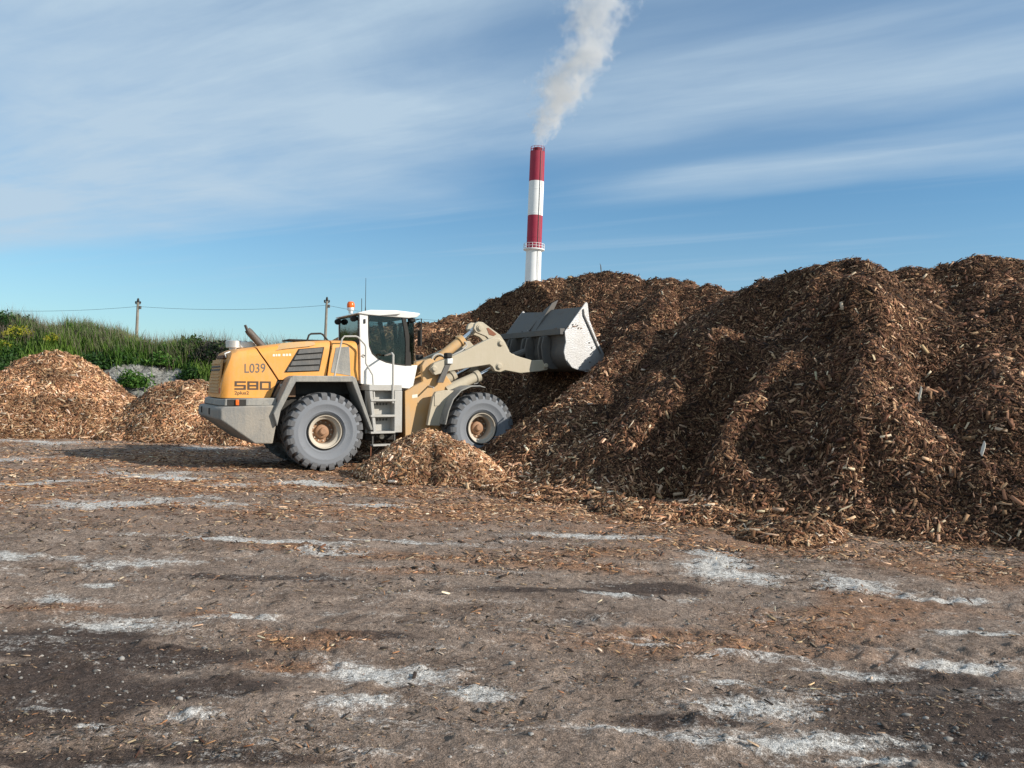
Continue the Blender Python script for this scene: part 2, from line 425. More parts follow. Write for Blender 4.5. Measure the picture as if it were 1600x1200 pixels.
def build_ground():
    us = np.concatenate([-np.geomspace(60, 0.80, 22)[:-1], np.linspace(-0.80, 0.80, 620), np.geomspace(0.80, 60, 22)[1:]])
    k = 1.0 / np.linspace(1 / 3.2, 1 / 34.0, 370)
    ys = np.concatenate([np.array([-150, -60, -20, -6, 0, 1.5, 2.6]), k, np.geomspace(34, 4000, 24)[1:]])
    w = np.maximum(5.4, ys + 2)
    X = us[None, :] * w[:, None]; Y = np.repeat(ys[:, None], len(us), 1)
    Z = ground_z(X, Y)
    ny, nx = X.shape; i = np.arange(ny * nx).reshape(ny, nx)
    f = np.stack([i[:-1, :-1], i[:-1, 1:], i[1:, 1:], i[1:, :-1]], -1).reshape(-1, 4)
    x, y = X.ravel(), Y.ravel()
    ash = blotches(x, y, ASH, 0.8, 5, 1.15, 1.25); damp = blotches(x, y, DAMP, 0.5, 25, 0.9); dr = blotches(x, y, DRIFT, 0.6, 45, 1.0)
    dr = np.maximum(dr, sstep(y, 9.0, 12.5) * sstep(y, 30, 22) * np.clip(0.62 + 1.3 * fbm(x * 0.35, y * 1.1, 404, 4), 0, 1))
    m, t, b, o = new_mat('yard_earth')
    v = t.node('ShaderNodeTexCoord').outputs['Object']
    def at(n): return t.node('ShaderNodeAttribute', attribute_name=n).outputs['Fac']
    n_big = t.noise(t.mapping(v, (0.35, 0.8, 1)), 1.0, 5, 0.6); n_mid = t.noise(t.mapping(v, (1.6, 2.6, 2)), 1.0, 6, 0.65, 0.5)
    n_ash0 = t.noise(t.mapping(v, (1.5, 3.0, 2), loc=(3, 1, 0)), 1.0, 7, 0.68, 0.4)
    n_fine = t.noise(v, 26, 5, 0.7); n_grit = t.noise(v, 95, 3, 0.7)
    c = t.mix(t.ramp(n_mid, 0.36, 0.66), (0.150, 0.109, 0.086), (0.326, 0.252, 0.206))
    c = t.mix(t.ramp(n_big, 0.38, 0.66), c, (0.250, 0.193, 0.158))
    c = t.mix(t.math('MULTIPLY', t.ramp(t.math('ADD', at('damp'), t.math('MULTIPLY', t.math('SUBTRACT', n_ash0, 0.5), 0.9)), 0.05, 0.75), 0.85), c, (0.055, 0.040, 0.035))
    # rust brown fibre dust where chips are driven into the ground
    c = t.mix(t.math('MULTIPLY', t.math('MULTIPLY', at('drift'), t.ramp(t.math('ADD', t.math('MULTIPLY', n_fine, 0.6), t.math('MULTIPLY', n_ash0, 0.4)), 0.32, 0.56)), 0.88), c, (0.270, 0.145, 0.083))
    # pale dried ash
    n_ash = t.noise(t.mapping(v, (2.2, 4.2, 2)), 1.0, 8, 0.72, 0.6)
    n_str = t.noise(t.mapping(v, (0.5, 3.0, 1), rot=(0, 0, 0.08)), 1.0, 6, 0.6, 0.3)
    ashf = t.math('ADD', t.math('MULTIPLY', at('ash'), 0.72), t.math('MULTIPLY', t.math('SUBTRACT', n_ash, 0.5), 1.7))
    ashf = t.math('ADD', ashf, t.math('MULTIPLY', t.math('SUBTRACT', n_str, 0.5), 1.5))
    ashf = t.math('ADD', ashf, t.math('MULTIPLY', t.math('SUBTRACT', n_fine, 0.5), 1.1))
    ashf = t.math('ADD', ashf, t.math('MULTIPLY', t.math('SUBTRACT', n_grit, 0.5), 0.5))
    thin = t.ramp(t.noise(t.mapping(v, (0.22, 1.1, 1), rot=(0, 0, 0.1), loc=(3, 7, 0)), 1.0, 6, 0.65, 0.4), 0.60, 0.74)
    ashf = t.math('ADD', t.ramp(ashf, 0.12, 0.80), t.math('MULTIPLY', thin, 0.30), clamp=True)
    c = t.mix(ashf, c, t.mix(n_fine, (0.40, 0.385, 0.365), (0.62, 0.605, 0.585)))
    c = t.mix(1.0, c, t.mix(t.ramp(n_grit, 0.3, 0.7), (0.55, 0.55, 0.55), (1.42, 1.40, 1.37)), 'MULTIPLY')
    c = t.mix(1.0, c, t.mix(t.ramp(n_fine, 0.28, 0.72), (0.60, 0.59, 0.58), (1.36, 1.36, 1.36)), 'MULTIPLY')
    spk = t.ramp(n_grit, 0.70, 0.78)
    c = t.mix(t.math('MULTIPLY', spk, 0.6), c, (0.38, 0.34, 0.29))
    t.link(c, b.inputs['Base Color']); b.inputs['Roughness'].default_value = 0.93; b.inputs['Specular IOR Level'].default_value = 0.15
    bn = t.node('ShaderNodeBump'); bn.inputs['Strength'].default_value = 0.9; bn.inputs['Distance'].default_value = 0.035
    t.link(t.math('ADD', n_fine, t.math('MULTIPLY', n_grit, 0.5)), bn.inputs['Height']); t.link(bn.outputs[0], b.inputs['Normal'])
    g = mesh_np('ground', np.stack([x, y, Z.ravel()], 1), f.ravel(), np.full(len(f), 4), m, smooth=True,
                attrs={'ash': ash, 'damp': damp, 'drift': dr})
    tag(g, 'flat dirt yard of brown earth with pale ash stains', None, None, 'structure')


build_ground()

# ------------------------------------------------------------------ wood chips
PAL_DARK = [((0.034, 0.018, 0.012), 5.4), ((0.092, 0.042, 0.024), 6), ((0.195, 0.092, 0.050), 4.8), ((0.34, 0.185, 0.104), 3.4), ((0.49, 0.31, 0.185), 1.6), ((0.64, 0.50, 0.34), 0.4)]
PAL_ORANGE = [((0.075, 0.034, 0.020), 2.2), ((0.20, 0.092, 0.046), 4), ((0.35, 0.175, 0.088), 5), ((0.50, 0.29, 0.16), 4.4), ((0.64, 0.43, 0.27), 2.6), ((0.76, 0.60, 0.44), 0.8)]
PAL_LITTER = [((0.040, 0.030, 0.024), 6), ((0.095, 0.067, 0.050), 6), ((0.19, 0.125, 0.080), 4), ((0.32, 0.23, 0.15), 1.8), ((0.48, 0.40, 0.30), 0.6)]


def pick(pal, n):
    c = np.array([p[0] for p in pal]); w = np.array([p[1] for p in pal], float); w /= w.sum()
    col = c[RNG.choice(len(pal), n, p=w)]
    return col * RNG.uniform(0.75, 1.3, (n, 1)) * RNG.uniform(0.94, 1.06, (n, 3))


def chip_mesh(name, pts, nrm, ln, wd, th, col, parent=None, tilt=0.35, mat=None):
    """splinters (ridge shaped) and flakes (slabs) lying every which way on a surface"""
    n = len(pts)
    a = RNG.normal(size=(n, 3)); a -= nrm * (a * nrm).sum(1, keepdims=True); a /= np.linalg.norm(a, axis=1, keepdims=True)
    t = RNG.normal(0, tilt, n)[:, None]
    d = a * np.cos(t) + nrm * np.sin(t)
    nn = nrm + RNG.normal(0, tilt * 0.9, (n, 3)); nn -= d * (nn * d).sum(1, keepdims=True); nn /= np.linalg.norm(nn, axis=1, keepdims=True)
    w = np.cross(nn, d)
    L = ln[:, None] / 2; W = wd[:, None] / 2; T = th[:, None]
    c = pts + nrm * T * 0.5
    sk = RNG.uniform(0.35, 1.0, (n, 1)); sk2 = RNG.uniform(0.35, 1.0, (n, 1)); ridge = RNG.uniform(-0.5, 0.5, (n, 1))
    tiny = ln < np.quantile(ln, 0.52)
    is_slab = (RNG.random(n) < 0.25) & ~tiny
    # fine shards: sharp three sided slivers
    k = tiny
    v0 = np.stack([c - d * L, c + d * L - w * W, c + d * L * 0.6 + w * W * sk, c + d * L * ridge + nn * T * 1.2], 1)[k].reshape(-1, 3)
    n0 = int(k.sum()); f0 = (np.array([[0, 1, 3], [1, 2, 3], [2, 0, 3]])[None] + (np.arange(n0) * 4)[:, None, None]).reshape(-1)
    # splinter
    k = ~is_slab & ~tiny
    v1 = np.stack([c - d * L - w * W * sk, c - d * L + w * W * sk, c + d * L - w * W * sk2, c + d * L + w * W * sk2,
                   c - d * L * 0.9 + nn * T + w * W * ridge, c + d * L * 0.9 + nn * T + w * W * ridge], 1)[k].reshape(-1, 3)
    f1q = np.array([[0, 2, 5, 4], [1, 4, 5, 3]]); f1t = np.array([[0, 4, 1], [2, 3, 5]])
    n1 = int(k.sum()); b1 = (np.arange(n1) * 6)[:, None, None]
    q1 = (f1q[None] + b1).reshape(-1); t1 = (f1t[None] + b1).reshape(-1)
    k = is_slab; bend = RNG.uniform(-0.3, 0.3, (n, 1))
    lo = c - nn * T * 0.5; hi = c + nn * T * 0.5
    v2 = np.stack([lo - d * L - w * W * sk, lo - d * L + w * W, lo + d * L + w * W * sk2, lo + d * L * 0.85 - w * W,
                   hi - d * L - w * W * sk, hi - d * L + w * W, hi + d * L + w * W * sk2 + nn * W * bend, hi + d * L * 0.85 - w * W], 1)[k].reshape(-1, 3)
    n2 = int(k.sum()); f2 = np.array([[4, 7, 6, 5], [0, 4, 5, 1], [1, 5, 6, 2], [2, 6, 7, 3], [3, 7, 4, 0]])
    q2 = (f2[None] + (np.arange(n2) * 8)[:, None, None]).reshape(-1) + len(v1)
    V = np.concatenate([v1, v2, v0]); ks = ~is_slab & ~tiny
    C = np.concatenate([np.repeat(col[ks], 6, 0), np.repeat(col[is_slab], 8, 0), np.repeat(col[tiny], 4, 0)])
    F = np.concatenate([q1, q2, t1, f0 + len(v1) + len(v2)]); N = np.concatenate([np.full(n1 * 2 + n2 * 5, 4), np.full(n1 * 2 + n0 * 3, 3)])
    o = mesh_np(name, V, F, N, mat or M_CHIP, parent, C)
    o['kind'] = 'stuff'
    return o


def ridge_field(X, Y, ridges, base=None):
    """height of loose material heaped along crest lines; each crest is ([(x,y,z)...], slope)"""
    H = np.full(X.shape, -9.0) if base is None else base
    for pts, slope, toe in ridges:
        best = np.full(X.shape, -9.0)
        if len(pts) == 1: pts = [pts[0], (pts[0][0] + 0.01, pts[0][1], pts[0][2])]
        for a, b in zip(pts[:-1], pts[1:]):
            ax, ay, az = a; bx, by, bz = b
            L2 = (bx - ax) ** 2 + (by - ay) ** 2 + 1e-9
            s = np.clip(((X - ax) * (bx - ax) + (Y - ay) * (by - ay)) / L2, 0, 1)
            dd = np.hypot(X - ax - s * (bx - ax), Y - ay - s * (by - ay))
            z0 = az + (bz - az) * s
            dr = np.sqrt(dd * dd + 0.22 ** 2) - 0.22                    # rounded crest
            fall = slope * dr
            z = z0 - fall
            z = np.where(z < toe, toe * np.exp(np.clip((z - toe) / max(toe, 1e-3), -6, 0)), z)   # run-out at the foot
            z = np.where(dd * slope > z0 + 2.5 * toe + 1.5, -1.0, z)
            best = np.maximum(best, z)
        k = 0.12
        H = np.maximum(H, best) + k * np.exp(-np.abs(H - best) / (k * 2.2)) * 0.35 * (np.minimum(H, best) > -1)
    return H


class Field:
    def __init__(self, x0, x1, y0, y1, step, fn):
        self.x0, self.y0, self.s = x0, y0, step
        xs = np.arange(x0, x1 + step / 2, step); ys = np.arange(y0, y1 + step / 2, step)
        self.X, self.Y = np.meshgrid(xs, ys); self.Z = fn(self.X, self.Y)
        self.x1, self.y1 = xs[-1], ys[-1]
        gy, gx = np.gradient(self.Z, step); self.gx, self.gy = gx, gy
    def at(self, A, x, y):
        fx = np.clip((x - self.x0) / self.s, 0, A.shape[1] - 1.001); fy = np.clip((y - self.y0) / self.s, 0, A.shape[0] - 1.001)
        ix = fx.astype(int); iy = fy.astype(int); u = fx - ix; v = fy - iy
        return (A[iy, ix] * (1 - u) + A[iy, ix + 1] * u) * (1 - v) + (A[iy + 1, ix] * (1 - u) + A[iy + 1, ix + 1] * u) * v
    def mesh(self, name, mat, zmin=-0.02):
        ny, nx = self.Z.shape; i = np.arange(ny * nx).reshape(ny, nx)
        f = np.stack([i[:-1, :-1], i[:-1, 1:], i[1:, 1:], i[1:, :-1]], -1).reshape(-1, 4)
        zc = self.Z.ravel()
        keep = zc[f].max(1) > zmin; f = f[keep]
        used = np.unique(f); remap = np.full(ny * nx, -1); remap[used] = np.arange(len(used))
        V = np.stack([self.X.ravel(), self.Y.ravel(), np.maximum(zc, -0.15)], 1)[used]
        return mesh_np(name, V, remap[f].ravel(), np.full(len(f), 4), mat, smooth=True)
    def sample(self, n, zmin=0.0, dens=None):
        """points on the side that the yard can see, thinned with distance"""
        out = []
        got = 0
        while got < n:
            x = RNG.uniform(self.x0, self.x1, n); y = RNG.uniform(self.y0, self.y1, n)
            z = self.at(self.Z, x, y); gx = self.at(self.gx, x, y); gy = self.at(self.gy, x, y)
            nr = np.stack([-gx, -gy, np.ones(n)], 1); ln = np.linalg.norm(nr, axis=1); nr /= ln[:, None]
            p = np.stack([x, y, z], 1)
            view = np.array(CAMPOS) - p; dist = np.linalg.norm(view, axis=1); fac = (nr * view).sum(1) / dist
            w = np.clip(ln / 2.2, 0, 1) * (z > zmin) * (fac > -0.12)
            if dens is not None: w = w * dens(x, y, z, dist)
            k = RNG.random(n) < w
            out.append(np.concatenate([p[k], nr[k]], 1)); got += int(k.sum())
            if len(out) > 60: break
        a = np.concatenate(out)[:n]
        return a[:, :3], a[:, 3:]


def hit(px, py, X, Y, Z):
    """where the view line of a picture point meets a height grid"""
    x0, y0, st = X[0, 0], Y[0, 0], X[0, 1] - X[0, 0]
    for d in np.arange(9.0, 30.0, 0.05):
        p = P(px, py, d); ix = int((p.x - x0) / st); iy = int((p.y - y0) / st)
        if 0 <= ix < Z.shape[1] and 0 <= iy < Z.shape[0] and Z[iy, ix] >= p.z: break
    return p.x, p.y


def spurs(X, Y, Z, lst):
    """slides of loose material: each line (down the slope) is steep on its left and gentle on its right"""
    add = np.zeros_like(Z); cut = np.zeros_like(Z)
    for pts, amp, wl, wr in lst:
        bd = np.full(X.shape, 1e9); bs = np.zeros_like(X); bt = np.zeros_like(X); n = len(pts) - 1
        jx = 0.22 * fbm(X * 1.4, Y * 1.4, 301, 3); jy = 0.22 * fbm(X * 1.4 + 5, Y * 1.4, 302, 3)
        for k in range(n):
            (ax, ay), (bx, by) = pts[k], pts[k + 1]; L2 = (bx - ax) ** 2 + (by - ay) ** 2
            s = np.clip(((X + jx - ax) * (bx - ax) + (Y + jy - ay) * (by - ay)) / L2, 0, 1)
            qx = X + jx - ax - s * (bx - ax); qy = Y + jy - ay - s * (by - ay); d = np.hypot(qx, qy)
            side = np.sign((bx - ax) * qy - (by - ay) * qx)
            m = d < bd; bd = np.where(m, d, bd); bs = np.where(m, side, bs); bt = np.where(m, (k + s) / n, bt)
        w = np.where(bs > 0, wr, wl); tp = (1 - sstep(bt, 0.72, 1.0) * 0.9) * sstep(bt, 0.08, 0.38)
        add = np.maximum(add, amp * np.exp(-(bd / w) ** 2) * tp)
        cut = np.maximum(cut, amp * 1.12 * np.exp(-((bd * bs + 1.15) / 0.80) ** 2) * tp)          # the hollow beside it
    return Z + (add - cut) * sstep(Z, 0.0, 0.6)


def pile(name, label, ridges, box, step, mat, pal, nchips, size, amp=1.0, seed=1, carve=None, spur=None, dens=None, pal2=None, blend=None, cat='pile'):
    def fn(X, Y):
        wx = fbm(X * 0.5, Y * 0.5, seed + 40, 3) * 0.35; wy = fbm(X * 0.5 + 7, Y * 0.5 + 2, seed + 50, 3) * 0.35
        Z = ridge_field(X + wx * amp, Y + wy * amp, ridges)
        if spur: Z = spurs(X, Y, Z, [([hit(a, b, X, Y, Z) for a, b in ln_], am, wl, wr) for ln_, am, wl, wr in spur])
        body = sstep(Z, 0.0, 0.9)
        Z = Z + body * amp * (0.24 * fbm(X * 0.8, Y * 0.8, seed, 4) + 0.15 * fbm(X * 2.3, Y * 2.3, seed + 5, 3))
        Z = Z + sstep(Z, 0.0, 0.3) * (0.045 * fbm(X * 6, Y * 6, seed + 9, 3))
        Z = Z - 0.03 + (1 - body) * sstep(Z, 0.0, 0.25) * 0.13 * fbm(X * 1.2, Y * 1.2, seed + 61, 4)
        Z = Z - 0.10 * (1 - sstep(Z, 0.0, 0.20))
        if carve: Z = carve(X, Y, Z)
        return Z
    fld = Field(*box, step, fn)
    o = fld.mesh(name, mat)
    tag(o, label, cat)
    p, nr = fld.sample(nchips, 0.02, dens)
    n = len(p)
    ln = np.clip(RNG.lognormal(math.log(size), 0.58, n), size * 0.28, size * 4.2); wd = ln * RNG.uniform(0.10, 0.36, n); wd = np.minimum(wd, 0.06)
    th = wd * RNG.uniform(0.25, 0.6, n)
    col = pick(pal, n)
    if pal2 is not None:
        k = RNG.random(n) < blend(p[:, 0], p[:, 1], p[:, 2]); col[k] = pick(pal2, int(k.sum()))
    # damp and dry patches of the heap
    pt = 0.84 + 0.75 * fbm(p[:, 0] * 0.8, p[:, 1] * 0.8 + p[:, 2], seed + 77, 3)
    col = col * np.clip(pt, 0.45, 1.3)[:, None]
    chip_mesh('wood_chips', p + nr * RNG.uniform(-0.01, 0.03, (n, 1)), nr, ln, wd, th, col, o, 0.27)
    return o, fld


def W(px, py, d): return tuple(P(px, py, d))


# loader frames are needed for the notch that it has dug
PSI, ART, LPITCH = rad(29), 0.0, rad(2.0)
F1 = Vector((math.cos(PSI) * math.cos(LPITCH), math.sin(PSI) * math.cos(LPITCH), math.sin(LPITCH)))
L1 = Vector((-math.sin(PSI), math.cos(PSI), 0)); U1 = F1.cross(L1)
LO = P(509.5, 675, 17.7) + L1 * 1.48 - U1 * 0.875
PIV = LO + F1 * 2.29
F2 = F1 * math.cos(ART) + L1 * math.sin(ART); L2 = L1 * math.cos(ART) - F1 * math.sin(ART)


def carve_notch(X, Y, Z):
    a = (X - PIV.x) * F2.x + (Y - PIV.y) * F2.y; c = (X - PIV.x) * L2.x + (Y - PIV.y) * L2.y
    lim = np.where(a < 4.7, 0.10 + np.maximum(0, a - 2.75) * 1.02, 2.1 + (a - 4.7) * 2.6)
    side = np.where(c < 0, np.maximum(0, -c - np.where(a < 2.9, 2.05, 1.66)) * 1.5, np.maximum(0, c - 2.3) * 1.1)
    lim = lim + side + 0.10 * fbm(X * 2, Y * 2, 8, 3)
    return np.minimum(Z, lim)


main_ridges = [
    ([W(1900, 405, 16.5), W(1700, 406, 16.6), W(1550, 405, 17.0), W(1440, 413, 17.4), W(1340, 412, 18.2), W(1280, 417, 18.6), W(1200, 440, 20.0),
      W(1165, 447, 22.0), W(1050, 440, 24.4), W(960, 426, 25.4), W(900, 432, 26.0), W(835, 440, 26.2), W(790, 453, 26.2), W(762, 474, 26.0)], 0.77, 0.10),
    ([W(1000, 522, 20.6), W(925, 600, 19.2), W(880, 648, 18.4), W(845, 700, 17.7)], 0.74, 0.12),
    ([W(1050, 445, 23.5), W(1000, 520, 20.8)], 0.8, 0.1),
    ([tuple(G(960, 778, 0.12)), tuple(G(1030, 788, 0.20)), tuple(G(1100, 792, 0.16))], 0.22, 0.02),
    ([tuple(G(1150, 806, 0.14)), tuple(G(1210, 808, 0.24)), tuple(G(1275, 815, 0.14))], 0.26, 0.02),
]


MAIN_SPURS = [
    ([(1335, 418), (1300, 450), (1215, 505), (1120, 560), (1040, 610)], 1.05, 0.48, 1.2),
    ([(1440, 440), (1385, 480), (1280, 545), (1210, 620), (1150, 715), (1110, 790)], 1.30, 0.50, 1.35),
    ([(1440, 540), (1365, 600), (1325, 690), (1300, 790)], 1.20, 0.46, 1.3),
    ([(1590, 520), (1545, 640), (1520, 760)], 0.60, 0.45, 1.2),
]


def fresh(x, y, z):
    # fresh orange chips lie along the foot and on the left part
    return np.clip(sstep(z, 0.50, 0.1) * 0.85 * sstep(x, 6.0, 4.6) + 0.45 * sstep(x, 2.6, 1.0), 0, 0.9)


MAIN, MAINF = pile('wood_chip_heap', 'huge dark brown wood chip heap filling the right side, loader bucket dug into it', main_ridges, (-5.0, 16.0, 8.6, 31.0), 0.075,
     M_PILE_D, PAL_DARK, 178000, 0.048, 1.0, 3, carve_notch, MAIN_SPURS, lambda x, y, z, d: np.clip(14.0 / d, 0, 1) ** 1.2 * np.where(np.abs(x) < 0.70 * y, 1.0, 0.35 * (np.abs(x) < 1.05 * y)), PAL_ORANGE, fresh)

SMALL, SMALLF = pile('wood_chip_heap', 'small light brown chip mound in front of the loader, between its two near wheels',
     [([W(612, 706, 17.0), W(645, 688, 17.1), W(676, 669, 17.2), W(705, 684, 17.1), W(745, 712, 16.9), W(785, 738, 16.8)], 0.66, 0.12)],
     (-5.2, 1.6, 14.9, 19.3), 0.05, M_PILE_O, PAL_ORANGE, 32000, 0.044, 0.5, 21)

pile('wood_chip_heap', 'large orange brown wood chip heap with rounded top at the left picture edge',
     [([W(70, 549, 27.4), W(98, 549, 27.4)], 0.78, 0.16), ([W(40, 590, 26.6), W(30, 640, 25.6)], 0.75, 0.12), ([W(200, 645, 25.4), W(150, 610, 26.0)], 0.75, 0.12)],
     (-23.0, -10.6, 22.3, 32.5), 0.08, M_PILE_O, PAL_ORANGE, 34000, 0.062, 0.8, 31)

pile('wood_chip_heap', 'lower orange brown wood chip heap half hidden behind the loader rear',
     [([W(272, 596, 26.6), W(300, 592, 26.4), W(335, 610, 26.2), W(370, 628, 26.0), W(420, 650, 26.0)], 0.80, 0.14), ([W(345, 650, 25.2), W(380, 668, 24.8)], 0.6, 0.12)],
     (-14.8, -5.5, 22.6, 31.0), 0.08, M_PILE_O, PAL_ORANGE, 22000, 0.062, 0.8, 37)

pile('wood_chip_heap', 'distant sunlit brown chip heap seen between the loader cab and bucket',
     [([W(560, 512, 38.0), W(640, 506, 37.0), W(675, 505, 36.5), W(705, 494, 37.0), W(760, 492, 37.5), W(850, 492, 38.0)], 0.62, 0.2)],
     (-13.0, 8.0, 26.5, 47.0), 0.16, M_PILE_O, PAL_DARK, 13000, 0.15, 0.8, 43, dens=lambda x, y, z, d: (x > -8) * (x < 3.0) * 1.0, pal2=PAL_ORANGE, blend=lambda x, y, z: 0.55 + 0 * x)


# loose chips and stones strewn over the yard
def litter():
    n = 210000
    u = RNG.uniform(-0.74, 0.74, n); y = 1.0 / RNG.uniform(1 / 24.0, 1 / 3.9, n) ; y = np.where(RNG.random(n) < 0.5, RNG.uniform(8, 24, n), y)
    x = u * y
    dr = blotches(x, y, DRIFT, 0.6, 45, 1.0); da = blotches(x, y, ASH, 0.5, 5, 0.8)
    dr = np.maximum(dr, sstep(y, 9.0, 12.5) * np.clip(0.48 + 1.3 * fbm(x * 0.35, y * 1.1, 404, 4), 0, 1))
    d = 0.05 + 0.95 * dr * np.clip(0.5 + fbm(x * 1.6, y * 1.6, 3, 3), 0, 1)
    cl = np.maximum(0, fbm(x * 1.1, y * 1.3, 64, 4) - 0.12) * 1.6
    d = d + cl * 0.6 + 0.50 * sstep(y, 8.5, 13)
    near = np.zeros(n)
    for (ox, oy) in ((0, 0), (0.5, 0), (-0.5, 0), (0, 0.5), (1.0, 0.3), (0.6, 0.9), (0.2, 1.2), (-0.4, 1.1), (1.5, 0.8), (0.8, 1.8)):
        for fl, kx in ((MAINF, 1.0), (SMALLF, 0.7)):
            ins = (x + ox * kx > fl.x0) & (x + ox * kx < fl.x1) & (y + oy * kx > fl.y0) & (y + oy * kx < fl.y1)
            near += ins * (fl.at(fl.Z, x + ox * kx, y + oy * kx) > 0.05) * 0.14
    near = np.clip(near, 0, 1) * np.clip(0.45 + 1.2 * fbm(x * 1.3, y * 1.3, 203, 3), 0, 1)
    d = d * (1 - 0.75 * da) + near * 0.9
    k = RNG.random(n) < d * 0.9 * (0.35 + 0.65 * sstep(y, 7, 10))
    x, y, near, dr = x[k], y[k], near[k], dr[k]
    xn = RNG.uniform(-0.72, 0.72, 95000); yn = 1.0 / RNG.uniform(1 / 10.0, 1 / 3.9, 95000); xn = xn * yn
    kn = RNG.random(95000) < np.clip(0.22 + 1.1 * fbm(xn * 0.9, yn * 1.2, 511, 4) + 0.5 * blotches(xn, yn, DRIFT, 0.6, 45, 1.0), 0.06, 1) * (1 - 0.7 * blotches(xn, yn, ASH, 0.5, 5, 0.8))
    x = np.concatenate([x, xn[kn]]); y = np.concatenate([y, yn[kn]]); n = len(x); z = ground_z(x, y)
    near = np.concatenate([near, np.zeros(int(kn.sum()))]); dr = np.concatenate([dr, blotches(xn[kn], yn[kn], DRIFT, 0.6, 45, 1.0)])
    ln = np.minimum(np.clip(RNG.lognormal(math.log(0.026), 0.55, n), 0.008, 0.20) * np.clip(y / 9.0, 0.6, 1.8) * (1 + 0.7 * near + 0.25 * dr), 0.03 + 0.009 * y); wd = np.minimum(ln * RNG.uniform(0.12, 0.34, n), 0.03); th = wd * RNG.uniform(0.2, 0.5, n)
    nr = np.tile(np.array([0, 0, 1.0]), (n, 1)) + RNG.normal(0, 0.12, (n, 3)); nr /= np.linalg.norm(nr, axis=1, keepdims=True)
    col = pick(PAL_LITTER, n)
    far = RNG.random(n) < 0.10 + 0.45 * dr + 0.4 * sstep(y, 9, 13); col[far] = pick(PAL_ORANGE, int(far.sum())) * 0.85
    o = chip_mesh('wood_chip_litter', np.stack([x, y, z + 0.006], 1), nr, ln, wd, th, col, None, 0.16)
    tag(o, 'loose wood chips and splinters strewn over the dirt yard', 'wood chips')
    # stones
    n = 4200
    u = RNG.uniform(-0.74, 0.74, n); y = 1.0 / RNG.uniform(1 / 16.0, 1 / 3.9, n); x = u * y
    d = 0.25 + 1.9 * np.maximum(0, fbm(x * 0.9, y * 1.1, 101, 4))
    k = RNG.random(n) < d; x, y = x[k], y[k]; n = len(x)
    r = np.clip(RNG.lognormal(math.log(0.0065), 0.45, n), 0.003, 0.020)
    ico = np.array([(0, 0, 1), (0.894, 0, 0.447), (0.276, 0.851, 0.447), (-0.724, 0.526, 0.447), (-0.724, -0.526, 0.447), (0.276, -0.851, 0.447),
                    (0.724, 0.526, -0.447), (-0.276, 0.851, -0.447), (-0.894, 0, -0.447), (-0.276, -0.851, -0.447), (0.724, -0.526, -0.447), (0, 0, -1)])
    fi = np.array([(0, 1, 2), (0, 2, 3), (0, 3, 4), (0, 4, 5), (0, 5, 1), (1, 6, 2), (2, 7, 3), (3, 8, 4), (4, 9, 5), (5, 10, 1),
                   (6, 7, 2), (7, 8, 3), (8, 9, 4), (9, 10, 5), (10, 6, 1), (11, 7, 6), (11, 8, 7), (11, 9, 8), (11, 10, 9), (11, 6, 10)])
    V = ico[None] * RNG.uniform(0.7, 1.3, (n, 12, 1)) * r[:, None, None] * RNG.uniform(0.6, 1.4, (n, 1, 3)) * np.array([1.2, 1, 0.7])
    V[:, :, 0] += x[:, None]; V[:, :, 1] += y[:, None]; V[:, :, 2] += (ground_z(x, y) + r * 0.25)[:, None]
    g = RNG.uniform(0.08, 0.34, (n, 1)) * np.array([[1.0, 0.93, 0.86]])
    F = (fi[None] + (np.arange(n) * 12)[:, None, None]).reshape(-1)
    o = mesh_np('gravel', V.reshape(-1, 3), F, np.full(n * 20, 3), M_CHIP, None, np.repeat(g, 12, 0), False)
    tag(o, 'small grey stones lying loose in the dirt yard', 'gravel', None, 'stuff')


litter()


# ------------------------------------------------------------------ long splinters that stand out on the heap
def splinter(px, py, d, length, ang, col, label, thick=0.02, lift=0.0):
    c = P(px, py, d); dirv = (RIGHT * math.cos(ang) + UP * math.sin(ang)).normalized()
    side = dirv.cross(FWD).normalized()
    mb = MB(); rings = []
    for k, (s, r) in enumerate(((-0.5, 0.35), (-0.3, 0.9), (0.05, 1.0), (0.3, 0.8), (0.5, 0.25))):
        p = c + dirv * (s * length) + side * (0.03 * length * math.sin(k * 1.7)) - FWD * lift
        rings.append([p + (side * a + FWD * b) * thick * r for a, b in ((1, 0.1), (0.2, 0.6), (-1, 0.2), (-0.3, -0.6))])
    mb.loft(rings)
    o = mb.build('wood_splinter', plain('splinter_wood', col, 0.7), smooth=False)
    tag(o, label, 'splinter', 'long splinters on the chip heap')


splinter(1433, 615, 13.15, 0.25, rad(82), (0.66, 0.60, 0.50), 'upright white splinter in the middle of the right chip face', 0.022, 0.1)
splinter(1530, 700, 11.7, 0.22, rad(80), (0.62, 0.58, 0.52), 'thick pale upright splinter near the right picture edge', 0.03, 0.1)
splinter(1317, 792, 11.9, 0.24, rad(28), (0.58, 0.46, 0.30), 'tan slanting stick near the foot of the big chip heap', 0.014, 0.1)
splinter(939, 420, 25.2, 0.34, rad(100), (0.12, 0.09, 0.06), 'thin dark twig sticking up from the heap crest behind the bucket', 0.016)


# ------------------------------------------------------------------ green bank on the left
BX = np.array([-60, -30, -25, -21.8, -18.2, -15.9, -13.6, -12.0, -7.9, -5.5, -2.0, 4.0])
BZ = np.array([4.2, 4.0, 3.9, 3.7, 3.4, 3.0, 2.95, 2.9, 3.1, 2.4, 0.6, -0.3])


